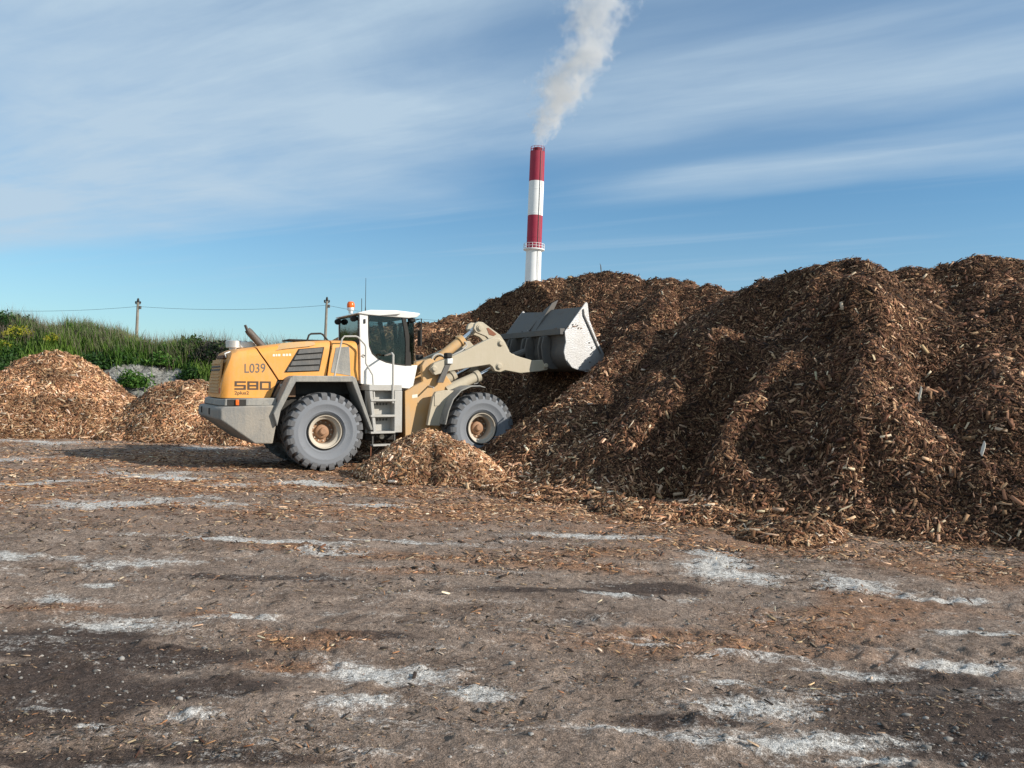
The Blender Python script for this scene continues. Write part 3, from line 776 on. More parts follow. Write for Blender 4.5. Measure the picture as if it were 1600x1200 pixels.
def bank_h(X, Y):
    top = np.interp(X, BX, BZ)
    toe = 29.6 + 0.9 * fbm(X * 0.3, X * 0 + 3, 8, 3)
    s = np.clip((Y - toe) / 4.2, 0, 1)
    z = top * (0.65 * s + 0.35 * s * s * (3 - 2 * s))
    z = z + (0.42 * fbm(X * 0.7, Y * 0.7, 14, 4) + 0.16 * fbm(X * 3.2, Y * 3.2, 15, 3)) * sstep(s, 0.02, 0.3)
    return np.where(s <= 0, -0.2, z)


def clay_zone(x, z):
    a = sstep(np.abs(x + 16.0 - 0.9 * (2 - z)), 3.4, 2.4) * sstep(z, 2.75, 2.2)
    return np.maximum(a, sstep(z, 0.9, 0.5))


bank = Field(-62, 4.0, 28.0, 70.0, 0.3, bank_h)
def build_bank():
    m, t, b, o = new_mat('bank_soil')
    v = t.node('ShaderNodeTexCoord').outputs['Object']
    n = t.noise(v, 1.3, 6, 0.65, 0.5); n2 = t.noise(v, 9, 5, 0.7)
    cl = t.node('ShaderNodeAttribute', attribute_name='clay').outputs['Fac']
    c = t.mix(t.ramp(n, 0.35, 0.7), (0.028, 0.045, 0.014), (0.06, 0.085, 0.025))
    cc = t.mix(t.ramp(n, 0.35, 0.65), (0.16, 0.155, 0.14), (0.40, 0.39, 0.36))
    cc = t.mix(1.0, cc, t.mix(t.ramp(n2, 0.3, 0.7), (0.55, 0.55, 0.55), (1.2, 1.2, 1.2)), 'MULTIPLY')
    f = t.ramp(t.math('ADD', cl, t.math('MULTIPLY', t.math('SUBTRACT', n, 0.5), 0.6)), 0.4, 0.6)
    t.link(t.mix(f, c, cc), b.inputs['Base Color']); b.inputs['Roughness'].default_value = 0.95; b.inputs['Specular IOR Level'].default_value = 0.1
    bn = t.node('ShaderNodeBump'); bn.inputs['Strength'].default_value = 1.0; bn.inputs['Distance'].default_value = 0.25
    t.link(t.math('ADD', n, t.math('MULTIPLY', n2, 0.4)), bn.inputs['Height']); t.link(bn.outputs[0], b.inputs['Normal'])
    ny, nx = bank.Z.shape
    g = Field(-26, 4.0, 28.0, 40.0, 0.12, bank_h)
    far = Field(-62, 4.0, 40.0, 70.0, 0.8, bank_h)
    o2 = g.mesh('grassy_bank', m, -0.15)
    me = o2.data; co = np.empty(len(me.vertices) * 3); me.vertices.foreach_get('co', co); co = co.reshape(-1, 3)
    at = me.attributes.new('clay', 'FLOAT', 'POINT'); at.data.foreach_set('value', clay_zone(co[:, 0], co[:, 2]).astype(np.float32))
    tag(o2, 'earth bank with grass on top and grey clay showing between the chip heaps', None, None, 'structure')
    o3 = far.mesh('bank_plateau', m, -0.15); tag(o3, None, None, None, 'structure')
    return g


BANK = build_bank()


def blade_mesh(name, p, h, w, lean, col, tipcol, parent=None):
    n = len(p); a = RNG.uniform(0, 2 * math.pi, n)
    dx = np.stack([np.cos(a), np.sin(a), np.zeros(n)], 1); b = RNG.uniform(0, 2 * math.pi, n)
    ln = np.stack([np.cos(b), np.sin(b), np.zeros(n)], 1) * (lean * h)[:, None] + np.array([-0.08, 0, 0]) * h[:, None]
    up = np.array([0, 0, 1.0]); H = h[:, None]; Wd = w[:, None]
    V = np.stack([p - dx * Wd, p + dx * Wd, p + up * H * 0.55 + ln * 0.35 - dx * Wd * 0.75, p + up * H * 0.55 + ln * 0.35 + dx * Wd * 0.75, p + up * H + ln], 1)
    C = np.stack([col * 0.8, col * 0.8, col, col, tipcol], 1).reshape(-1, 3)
    i = (np.arange(n) * 5)[:, None]
    q = (i + np.array([[0, 1, 3, 2]])).reshape(-1); t3 = (i + np.array([[2, 3, 4]])).reshape(-1)
    return mesh_np(name, V.reshape(-1, 3), np.concatenate([q, t3]), np.concatenate([np.full(n, 4), np.full(n, 3)]), M_LEAF, parent, C)


def bank_points(n, x0, x1, y0=29.3, y1=35.5):
    x = RNG.uniform(x0, x1, n); y = RNG.uniform(y0, y1, n); z = BANK.at(BANK.Z, x, y); return np.stack([x, y, z], 1)


def grow_bank():
    p = bank_points(70000, -25.5, -4.6)
    cz = clay_zone(p[:, 0], p[:, 2]); k = (p[:, 2] > 0.3) & (RNG.random(len(p)) > np.clip(cz * 1.3 + 0.5 * (fbm(p[:, 0] * 2, p[:, 1] * 2, 6, 3) - 0.1), 0, 0.985))
    p = p[k]; n = len(p)
    patch = fbm(p[:, 0] * 0.55, p[:, 1] * 0.55, 88, 3); patch2 = fbm(p[:, 0] * 1.3, p[:, 1] * 1.3, 98, 3)
    top = sstep(p[:, 2] / np.interp(p[:, 0], BX, BZ), 0.8, 1.0)
    h = np.clip(0.30 + 0.30 * patch + RNG.normal(0, 0.12, n), 0.10, 0.9) + 0.25 * top * RNG.random(n)
    w = RNG.uniform(0.010, 0.024, n)
    g0 = np.array([0.055, 0.125, 0.018]); g1 = np.array([0.13, 0.21, 0.035]); g2 = np.array([0.025, 0.065, 0.016])
    f = np.clip(0.5 + patch2 + RNG.normal(0, 0.2, n), 0, 1)[:, None]
    col = g0 * (1 - f) + g1 * f; dk = np.clip(-patch * 1.5, 0, 1)[:, None]; col = col * (1 - dk) + g2 * dk
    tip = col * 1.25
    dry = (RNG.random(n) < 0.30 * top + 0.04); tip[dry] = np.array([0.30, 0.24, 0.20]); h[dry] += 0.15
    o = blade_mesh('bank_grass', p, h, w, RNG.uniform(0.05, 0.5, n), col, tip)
    tag(o, 'tall green grass and weeds covering the earth bank', 'grass', None, 'stuff')
    # broad leaved weeds in loose drifts between the grass
    p = bank_points(46000, -25.5, -4.6); cl = fbm(p[:, 0] * 0.9, p[:, 1] * 0.9, 640, 4); cz = clay_zone(p[:, 0], p[:, 2])
    k = (p[:, 2] > 0.4) & (cl > 0.0) & (RNG.random(len(p)) > cz * 1.1); p = p[k]; cl = cl[k]; n = len(p)
    p = p + np.stack([RNG.normal(0, 0.05, n), RNG.normal(0, 0.05, n), RNG.random(n) * (0.15 + 0.9 * cl)], 1)
    d = RNG.normal(size=(n, 3)); d[:, 2] = np.abs(d[:, 2]); d /= np.linalg.norm(d, axis=1, keepdims=True); sd = np.cross(d, RNG.normal(size=(n, 3))); sd /= np.linalg.norm(sd, axis=1, keepdims=True)
    Lf = RNG.uniform(0.07, 0.19, (n, 1)); V = np.stack([p, p + d * Lf * 0.5 + sd * Lf * 0.35, p + d * Lf, p + d * Lf * 0.5 - sd * Lf * 0.35], 1).reshape(-1, 3)
    tone = fbm(p[:, 0] * 0.5, p[:, 1] * 0.5, 650, 3)[:, None]
    c = np.array([0.03, 0.075, 0.02]) * (1 - np.clip(tone + 0.4, 0, 1)) + np.array([0.085, 0.135, 0.03]) * np.clip(tone + 0.4, 0, 1); c = c * RNG.uniform(0.6, 1.4, (n, 1))
    o = mesh_np('bank_weeds', V, np.arange(n * 4), np.full(n, 4), M_LEAF, None, np.repeat(c, 4, 0))
    tag(o, 'broad leaved weeds growing among the grass of the bank', 'weeds', None, 'stuff')
    # tall thin dry stalks along the crest
    q = bank_points(3000, -24, -9, 32.5, 35.5); h = RNG.uniform(0.6, 1.15, len(q))
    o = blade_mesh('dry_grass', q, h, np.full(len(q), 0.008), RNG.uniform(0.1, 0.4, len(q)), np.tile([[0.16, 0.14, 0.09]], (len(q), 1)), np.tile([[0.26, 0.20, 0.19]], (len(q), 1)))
    tag(o, 'dry purplish seed stalks rising along the bank crest', 'grass', None, 'stuff')


grow_bank()


def leaf_cloud(n, r, size, cols, flat=1.0):
    a = RNG.normal(size=(n, 3)); a /= np.linalg.norm(a, axis=1, keepdims=True)
    rr = RNG.random((n, 1)) ** 0.45
    lob = 1 + 0.35 * np.sin(a[:, :1] * 5 + 1) * np.cos(a[:, 1:2] * 4 + 2)
    p = a * rr * lob * np.array([r[0], r[1], r[2]]); p[:, 2] = np.abs(p[:, 2]) * flat + 0.05
    d = RNG.normal(size=(n, 3)); d[:, 2] = np.abs(d[:, 2]) * 0.8; d /= np.linalg.norm(d, axis=1, keepdims=True)
    s = np.cross(d, RNG.normal(size=(n, 3))); s /= np.linalg.norm(s, axis=1, keepdims=True)
    L = size * RNG.uniform(0.6, 1.4, (n, 1)); Wd = L * 0.34
    V = np.stack([p, p + d * L * 0.5 + s * Wd, p + d * L, p + d * L * 0.5 - s * Wd], 1).reshape(-1, 3)
    c = np.array(cols)[RNG.integers(0, len(cols), n)] * RNG.uniform(0.7, 1.3, (n, 1))
    return V, (np.arange(n)[:, None] * 4 + np.arange(4)[None]).reshape(-1), np.full(n, 4), np.repeat(c, 4, 0)


def shrub(name, px, py, d, r, nleaf, size, cols, label, cat, group, flowers=None, scale=0.8):
    r = tuple(q * scale for q in r)
    for d in np.arange(29.5, 40, 0.1):                                  # walk along the view line to the slope
        c = P(px, py, d); zb = float(BANK.at(BANK.Z, np.array([c.x]), np.array([c.y]))[0])
        if zb >= c.z - 0.05: break
    zb = float(BANK.at(BANK.Z, np.array([c.x]), np.array([c.y]))[0])
    root = empty(name, (c.x, c.y, zb - 0.03)); tag(root, label, cat, group)
    V, F, N, C = leaf_cloud(nleaf, r, size, cols); mesh_np('foliage', V, F, N, M_LEAF, root, C)
    mb = MB()
    for k in range(5):
        a = random.uniform(0, 6.28); q = random.uniform(0.3, 0.7)
        mb.tube([(0, 0, -0.05), (math.cos(a) * r[0] * q * 0.5, math.sin(a) * r[1] * q * 0.5, r[2] * 0.45), (math.cos(a) * r[0] * q, math.sin(a) * r[1] * q, r[2] * 0.85)], [0.02, 0.014, 0.005], 5)
    mb.build('stem', M_WOODPOLE, root)
    if flowers:
        n = flowers // 2; a = RNG.uniform(0, 6.28, n); q = np.sqrt(RNG.random(n)); base = np.stack([np.cos(a) * q * r[0], np.sin(a) * q * r[1], r[2] * (1.05 - 0.55 * q * q) + RNG.normal(0, 0.06, n)], 1)
        m = 5; off = RNG.normal(0, 0.035, (n, m, 3)); p = (base[:, None] + off).reshape(-1, 3); e = 0.018
        V = np.stack([p + np.array([-e, 0, -e]), p + np.array([e, 0, -e]), p + np.array([e, 0.01, e]), p + np.array([-e, 0.01, e])], 1).reshape(-1, 3)
        cc = np.tile([[0.46, 0.42, 0.04]], (len(p), 1)) * RNG.uniform(0.7, 1.2, (len(p), 1))
        mesh_np('blossom', V, np.arange(len(p) * 4), np.full(len(p), 4), M_LEAF, root, np.repeat(cc, 4, 0))['kind'] = 'stuff'


GD = [(0.018, 0.05, 0.014), (0.03, 0.075, 0.018), (0.045, 0.10, 0.02)]
GM = [(0.045, 0.12, 0.02), (0.07, 0.16, 0.028), (0.10, 0.19, 0.035)]
GY = [(0.10, 0.17, 0.025), (0.16, 0.23, 0.03), (0.07, 0.13, 0.02)]
GP = [(0.035, 0.045, 0.028), (0.06, 0.05, 0.05), (0.025, 0.05, 0.02)]
grp = 'shrubs on the bank'
shrub('green_shrub', 150, 578, 31.8, (1.15, 0.7, 0.75), 1500, 0.13, GD, 'dark green shrub right of the tall chip heap peak', 'shrub', grp)
shrub('green_shrub', 208, 606, 30.9, (0.85, 0.6, 0.75), 1200, 0.11, GM, 'fresh green shrub hanging over the grey clay', 'shrub', grp)
shrub('green_shrub', 300, 596, 31.0, (0.7, 0.6, 0.6), 900, 0.11, GD, 'dark shrub above the lower chip heap', 'shrub', grp)
shrub('green_shrub', 340, 566, 33.0, (1.35, 0.7, 0.95), 1700, 0.12, GP, 'dusky purple green shrub on the crest behind the loader tail', 'shrub', grp)
shrub('green_shrub', 5, 600, 30.6, (1.2, 0.7, 0.9), 1400, 0.12, GD, 'dark shrub at the left picture edge beside the chip heap', 'shrub', grp)
shrub('green_shrub', 8, 512, 33.4, (1.3, 0.8, 0.75), 1500, 0.12, GD, 'dark green shrub topping the bank at the left edge', 'shrub', grp)
shrub('green_shrub', 250, 572, 31.9, (1.1, 0.7, 0.6), 1200, 0.12, GM, 'mid green shrub on the bank left of the loader', 'shrub', grp)
fg = 'yellow flowering weeds'
shrub('flowering_weed', 28, 532, 32.2, (0.8, 0.5, 0.62), 700, 0.10, GY, 'largest yellow flowering weed on the upper left bank', 'flower', fg, 240)
shrub('flowering_weed', 83, 544, 31.9, (0.45, 0.4, 0.55), 420, 0.09, GY, 'yellow flowering weed just above the tall chip heap peak', 'flower', fg, 110)
shrub('flowering_weed', 190, 540, 33.2, (0.8, 0.5, 0.55), 700, 0.10, GY, 'pale yellow weed on the crest left of the near pole', 'flower', fg, 60)
shrub('flowering_weed', 512, 545, 33.5, (0.75, 0.5, 0.75), 800, 0.10, GY, 'yellow flowering weed showing behind the loader hood and cab', 'flower', fg, 170)
shrub('flowering_weed', 4, 548, 31.3, (0.5, 0.4, 0.5), 420, 0.09, GY, 'small yellow flowering weed cut by the left picture edge', 'flower', fg, 90)


# ------------------------------------------------------------------ poles and cables
def pole(px, ptop, d, label):
    top = P(px, ptop, d); zb = 2.7
    root = empty('utility_pole', (top.x, top.y, zb)); tag(root, label, 'pole', 'utility poles behind the bank')
    h = top.z - zb
    MB().tube([(0, 0, -0.4), (0, 0, h * 0.5), (0, 0, h - 0.30)], [0.125, 0.11, 0.09], 10).build('shaft', M_WOODPOLE, root)
    MB().tube([(-0.20, 0, h - 0.42), (0.20, 0, h - 0.42)], 0.035, 6).build('crossarm', M_WOODPOLE, root)
    MB().lathe([(0.09, h - 0.31), (0.105, h - 0.26), (0.085, h - 0.12), (0.05, h)], (0, 0, 0), 'z', 10).build('cap', M_BLACK, root)
    for s in (-1, 1):
        MB().lathe([(0.03, h - 0.40), (0.06, h - 0.34), (0.06, h - 0.28), (0.03, h - 0.22)], (0.17 * s, 0, 0), 'z', 8).build('insulator', M_BLACK, root)
    MB().box(0.10, 0.24, -0.08, 0.08, h - 0.80, h - 0.58).build('junction_box', M_DARKG, root, 0.01)
    return top


pl1 = pole(216, 466, 60, 'grey wooden utility pole on the bank at the left')
pl2 = pole(511, 464, 60, 'grey wooden utility pole rising behind the loader hood')


def cable(a, b, sag, label):
    pts = []
    for k in range(21):
        t = k / 20; p = a.lerp(b, t); p = p - Vector((0, 0, sag * 4 * t * (1 - t))); pts.append(p)
    o = MB().tube(pts, 0.011, 5).build('overhead_cable', M_WIRE); tag(o, label, 'cable', 'overhead cables')


off = Vector((0, 0, -0.62))
step = pl2 - pl1
cable(pl1 + off - step * 1.02, pl1 + off, 0.30, 'overhead cable running out of the left picture edge')
cable(pl1 + off, pl2 + off, 0.28, 'overhead cable between the two utility poles')
cable(pl2 + off, pl2 + off + step + Vector((0.5, 6, -0.7)), 0.5, 'overhead cable passing behind the loader cab to the heap')
ms = P(750, 474, 130)
rt = empty('radio_mast', (ms.x, ms.y, 0)); tag(rt, 'thin far mast poking up behind the chip heap by the bucket', 'mast')
MB().tube([(0, 0, 0), (0, 0, ms.z)], [0.09, 0.05], 6).build('shaft', M_BLACK, rt)
MB().tube([(-0.35, 0, ms.z - 1.1), (0.35, 0, ms.z - 1.1)], 0.035, 5).build('crossarm', M_BLACK, rt)


# ------------------------------------------------------------------ chimney and steam
def chimney():
    D = 200.0; k = D / FPX; top = P(840, 238, D)
    root = empty('chimney', (top.x, top.y, 0)); tag(root, 'tall red and white banded power plant chimney with a railed platform', 'chimney')
    zt = top.z; r = 11.7 * k
    red = worn('chimney_red', (0.30, 0.014, 0.042), (0.36, 0.07, 0.09), 0.4, 0.6, scale=0.25, bump=0.0)
    wht = worn('chimney_white', (0.80, 0.80, 0.80), (0.62, 0.62, 0.6), 0.4, 0.6, scale=0.25, bump=0.0)
    def band(z0, z1, r0, r1, m, nm): MB().lathe([(r0, z0), (r1, z1)], (0, 0, 0), 'z', 40).build(nm, m, root)
    z1, z2, z3 = zt - 46.5 * k, zt - 100 * k, zt - 152 * k
    band(z1, zt, r, r * 0.98, red, 'red_band'); band(z2, z1, r, r, wht, 'white_band'); band(z3, z2, r, r, red, 'red_band')
    MB().lathe([(r * 1.25, 0), (r * 1.12, zt * 0.3), (r * 1.03, z3 - 1), (r * 1.0, z3)], (0, 0, 0), 'z', 40).build('shaft', wht, root)
    MB().lathe([(r * 0.62, zt - 0.3), (r * 0.62, zt + 1.0), (r * 0.56, zt + 1.05), (r * 0.56, zt - 0.2)], (0, 0, 0), 'z', 32, caps=False).build('flue', worn('flue_red', (0.14, 0.016, 0.025), (0.1, 0.03, 0.03), 0.5, 0.7), root)
    pf = MB().lathe([(r, z3 - 0.6), (r * 1.42, z3 - 0.25), (r * 1.42, z3), (r, z3)], (0, 0, 0), 'z', 40, caps=False).build('platform', wht, root)
    def railing(par, rr, zb, h, n, m):
        mb = MB()
        for q in (0.5, 1.0):
            mb.tube([(rr * math.cos(2 * math.pi * i / 40), rr * math.sin(2 * math.pi * i / 40), zb + h * q) for i in range(41)], 0.05, 5)
        mb.build('rail', m, par)
        for i in range(n):
            a = 2 * math.pi * i / n
            MB().tube([(rr * math.cos(a), rr * math.sin(a), zb - 0.1), (rr * math.cos(a), rr * math.sin(a), zb + h)], 0.055, 5).build('rail_post', m, par)
    railing(pf, r * 1.38, z3, 1.25, 18, wht)
    tp = MB().lathe([(r * 0.9, zt), (r * 0.98, zt + 0.04), (r * 0.98, zt + 0.10), (r * 0.9, zt + 0.10)], (0, 0, 0), 'z', 32, caps=False).build('top_ring', red, root)
    railing(tp, r * 0.92, zt, 1.2, 12, red)
    for zz in np.arange(zt - 60 * k, 12, -6.0): MB().lathe([(r * 1.0, zz), (r * 1.012, zz + 0.03), (r * 1.012, zz + 0.22), (r * 1.0, zz + 0.25)], (0, 0, 0), 'z', 40, caps=False).build('flange', red if zz > z1 or z3 < zz < z2 else wht, root)
    for sx in (-0.22, 0.22): MB().tube([(r * 0.55 + sx, -r * 0.95, 5), (r * 0.55 + sx, -r * 0.95, zt)], 0.05, 4).build('ladder_rail', M_DARKG, root)
    return Vector((top.x, top.y, zt + 1.0))


CH = chimney()


def steam():
    prof = [(0, 0, 1.25), (1.2, 0.3, 1.7), (4.3, 1.3, 3.4), (10.7, 3.9, 6.6), (17.8, 6.6, 8.4), (26.6, 12.2, 7.8), (37, 12.8, 10.5), (50, 17, 13), (66, 22, 16)]
    zs = [p[0] for p in prof]; H = zs[-1]
    rings = []
    for z in np.linspace(0, H, 24):
        cx = np.interp(z, zs, [p[1] for p in prof]); r = np.interp(z, zs, [p[2] for p in prof]) * 1.35
        rings.append([(cx + r * math.cos(a), r * math.sin(a), z) for a in np.linspace(0, 2 * math.pi, 20, endpoint=False)])
    m = bpy.data.materials.new('steam'); m.use_nodes = True; t = NT(m.node_tree); t.n.clear()
    v = t.node('ShaderNodeTexCoord').outputs['Object']
    sp = t.node('ShaderNodeSeparateXYZ')
    # billowing: push the sample point about with a coarse noise
    nz = t.node('ShaderNodeTexNoise'); t.link(v, nz.inputs['Vector']); nz.inputs['Scale'].default_value = 0.13; nz.inputs['Detail'].default_value = 4; nz.inputs['Roughness'].default_value = 0.6
    vm = t.node('ShaderNodeVectorMath', operation='SUBTRACT'); t.link(nz.outputs['Color'], vm.inputs[0]); vm.inputs[1].default_value = (0.5, 0.5, 0.5)
    sc = t.node('ShaderNodeVectorMath', operation='SCALE'); t.link(vm.outputs[0], sc.inputs[0])
    sp0 = t.node('ShaderNodeSeparateXYZ'); t.link(v, sp0.inputs[0])
    t.link(t.ramp(sp0.outputs[2], 0, 20, 1.2, 15.0, False), sc.inputs['Scale'])
    ad = t.node('ShaderNodeVectorMath', operation='ADD'); t.link(v, ad.inputs[0]); t.link(sc.outputs[0], ad.inputs[1])
    t.link(ad.outputs[0], sp.inputs[0])
    zn = t.math('DIVIDE', sp0.outputs[2], H)
    def curve(vals, mx):
        n = t.node('ShaderNodeFloatCurve'); c = n.mapping.curves[0]
        while len(c.points) > 2: c.points.remove(c.points[1])
        c.points[0].location = (0, vals[0] / mx); c.points[1].location = (1, vals[-1] / mx)
        for z, q in list(zip(zs, vals))[1:-1]: c.points.new(z / H, q / mx)
        n.mapping.update(); t.link(zn, n.inputs['Value']); return t.math('MULTIPLY', n.outputs[0], mx)
    cx = curve([p[1] for p in prof], 25.0); rr = curve([p[2] for p in prof], 20.0)
    dx = t.math('SUBTRACT', sp.outputs[0], cx)
    dist = t.math('SQRT', t.math('ADD', t.math('MULTIPLY', dx, dx), t.math('MULTIPLY', sp.outputs[1], sp.outputs[1])))
    q = t.math('DIVIDE', dist, rr)
    n2 = t.noise(v, 0.30, 6, 0.62, 0.0)
    e = t.math('ADD', q, t.math('MULTIPLY', t.math('SUBTRACT', n2, 0.5), 3.2))
    dens = t.ramp(e, 0.80, 0.40)
    dens = t.math('MULTIPLY', dens, t.ramp(zn, 0.06, 0.70, 0.34, 0.05, False))
    vol = t.node('ShaderNodeVolumePrincipled'); vol.inputs['Color'].default_value = (0.90, 0.905, 0.92, 1)
    vol.inputs['Anisotropy'].default_value = 0.1
    t.link(dens, vol.inputs['Density'])
    out = t.node('ShaderNodeOutputMaterial'); t.link(vol.outputs[0], out.inputs['Volume'])
    o = MB().loft(rings).build('steam_plume', m); o.location = CH
    tag(o, 'white steam plume drifting up right from the chimney mouth', 'steam', None, 'stuff')


steam()


# ------------------------------------------------------------------ the wheel loader
LOADER = empty('wheel_loader')
_m = Matrix((F1, L1, U1)).transposed().to_4x4(); _m.translation = LO; LOADER.matrix_world = _m
tag(LOADER, 'yellow wheel loader with white cab, marked 580, lifting its bucket from the chip heap', 'wheel loader')
FRONT = Matrix.Translation((2.29, 0, 0))       # frame of the front half


def part(mb, name, mat, parent=None, bevel=0.012, front=False, **kw):
    return mb.build(name, mat, parent or LOADER, bevel, mat_local=FRONT if (front and parent is None) else None, **kw)


ZT = [(-2.2, 2.42), (-2.05, 2.52), (-1.93, 2.62), (-1.80, 2.69), (-1.42, 2.75), (-1.01, 2.82), (-0.45, 2.90), (0.28, 2.955), (0.9, 2.955)]
def ztop(x): return float(np.interp(x, [p[0] for p in ZT], [p[1] for p in ZT]))
def halfw(x): return float(np.interp(x, [-2.14, -2.12, -2.07, -2.0, -1.90], [0.84, 0.89, 0.95, 0.985, 1.0]))


def hood_piece(xr, xf, zb, nseg=10, shrink=0.0):
    """bodywork swept along the machine: xr / xf give the rear and front end at a height"""
    K = [(1.0, 0.0), (1.0, 0.4), (1.0, 0.8), (1.0, 1.0), (0.985, 'a'), (0.94, 'b'), (0.86, 'c'), (0.70, 'd'), (0.35, 'e')]
    drop = {'a': 0.13, 'b': 0.065, 'c': 0.03, 'd': 0.01, 'e': 0.0}
    rings = []
    for s in np.linspace(0, 1, nseg):
        pts = []
        for w, h in K:
            zg = (zb + (2.62 - zb) * h) if not isinstance(h, str) else 2.85 - drop[h]
            x = xr(zg) + (xf(zg) - xr(zg)) * s
            zt = ztop(x) - shrink
            z = zb + (zt - 0.22 - zb) * h if not isinstance(h, str) else zt - drop[h]
            pts.append((x, -(halfw(x) - shrink) * w, z))
        pts += [(x, -y, z) for x, y, z in reversed(pts)]
        rings.append(pts)
    return MB().loft(rings, closed=True, caps=True)


def interp(pairs): return lambda z: float(np.interp(z, [p[0] for p in pairs], [p[1] for p in pairs]))


seamA = interp([(1.62, -1.11), (1.99, -0.94), (2.68, -1.36), (2.9, -1.45)])
seamA2 = interp([(1.62, -1.08), (1.99, -0.91), (2.68, -1.33), (2.9, -1.42)])
seamB = interp([(2.0, 0.11), (2.14, 0.13), (2.93, 0.25)]); seamB2 = interp([(2.0, 0.145), (2.14, 0.165), (2.93, 0.285)])
endF = interp([(2.0, 0.89), (2.75, 0.86), (2.95, 0.80)])
rearX = interp([(1.62, -2.13), (1.95, -2.125), (2.5, -2.06), (2.7, -1.96), (2.9, -1.88)])
tail = part(hood_piece(rearX, seamA, 1.62, 16), 'tail_hood', M_YEL, bevel=0.006, angle=28)
mid = part(hood_piece(seamA2, seamB, 2.02, 12), 'engine_cover', M_YEL, bevel=0.006, angle=28)
frt = part(hood_piece(seamB2, endF, 2.02, 6), 'front_cover', M_YEL, bevel=0.006, angle=28)
part(hood_piece(interp([(1.6, -1.98), (2.9, -1.75)]), interp([(1.6, 0.82), (2.9, 0.76)]), 1.7, 8, 0.05), 'engine_core', M_BLACK, bevel=0)
XM[:] = [1.0, 0.10]
# louvred opening in the side
for sgn in (-1, 1):
    y0, y1 = (-1.012, -0.985) if sgn < 0 else (0.985, 1.012)
    gr = part(MB().prism([(-0.02, 2.775), (-0.60, 2.715), (-0.91, 2.19), (-0.13, 2.225)], y0, y1), 'side_grille', M_BLACK, mid, 0.0)
    for k in range(4):
        a = (k + 0.12) / 4; b = (k + 0.86) / 4
        def e(t, side): return (-0.60 - 0.31 * t + 0.035, 2.715 - 0.525 * t) if side == 0 else (-0.02 - 0.11 * t - 0.03, 2.775 - 0.55 * t)
        (xa, za), (xb, zb_), (xc, zc), (xd, zd) = e(a, 0), e(a, 1), e(b, 1), e(b, 0)
        mb = MB(); ya, yb = (sgn * 1.013, sgn * 1.045)
        mb.loft([[(xa, ya, za), (xb, ya, zb_), (xb, sgn * 1.0, zb_)] + [(xa, sgn * 1.0, za)], [(xd, yb, zd), (xc, yb, zc), (xc, sgn * 1.0, zc), (xd, sgn * 1.0, zd)]])
        mb.build('louvre_slat', M_DARKG, mid, 0.0, smooth=False)
    part(MB().prism([(0.25, 2.77), (0.135, 2.20), (0.60, 2.13), (0.56, 2.80)], sgn * 0.985, sgn * 1.008), 'mesh_screen', M_GREY, frt, 0.0)
    # raised moulding on the shoulder of the hood
    part(MB().loft([[(-1.12, sgn * 0.955, 2.70), (-1.10, sgn * 1.0, 2.66), (-1.1, sgn * 0.90, 2.74)],
                    [(-0.95, sgn * 0.99, 2.74), (-0.95, sgn * 1.02, 2.70), (-0.95, sgn * 0.92, 2.84)],
                    [(-0.35, sgn * 0.99, 2.82), (-0.35, sgn * 1.02, 2.78), (-0.35, sgn * 0.92, 2.90)],
                    [(-0.22, sgn * 0.955, 2.86), (-0.22, sgn * 1.0, 2.82), (-0.22, sgn * 0.90, 2.88)]]), 'hood_moulding', M_YDUST, mid, 0.004)
XM[:] = [1.0, 0.225]
# rear face: radiator grille, vent strip, handle, tail lamps
rg = part(MB().loft([[(-2.375, -0.62, 1.72), (-2.375, 0.62, 1.72), (-2.30, 0.6, 2.46), (-2.30, -0.6, 2.46)],
                     [(-2.33, -0.62, 1.72), (-2.33, 0.62, 1.72), (-2.26, 0.6, 2.46), (-2.26, -0.6, 2.46)]]), 'rear_grille', M_YDUST, bevel=0.004)
for k in range(9):
    z = 1.78 + k * 0.072; x = -2.378 + (z - 1.72) * 0.10
    MB().box(x - 0.014, x + 0.02, -0.58, 0.58, z, z + 0.036).build('grille_slat', M_DARKG if k in (6, 7) else M_YDUST, rg, 0.003)
part(MB().box(-2.35, -2.30, -0.78, -0.64, 1.68, 1.84), 'tail_lamp', M_RED, bevel=0.01)
part(MB().box(-2.35, -2.30, 0.64, 0.78, 1.68, 1.84), 'tail_lamp', M_RED, bevel=0.01)
part(MB().box(-2.24, -2.16, -0.45, 0.45, 2.48, 2.56), 'rear_visor', worn('brown_recess', (0.09, 0.035, 0.02), (0.2, 0.11, 0.06), 0.5), bevel=0.01)
part(MB().tube([(-2.22, -0.72, 2.50), (-2.25, -0.72, 2.58), (-2.14, -0.70, 2.62), (-2.10, -0.70, 2.58)], 0.018, 6), 'latch_handle', M_ALU, bevel=0)
XM[:] = [1.0, 0.0]
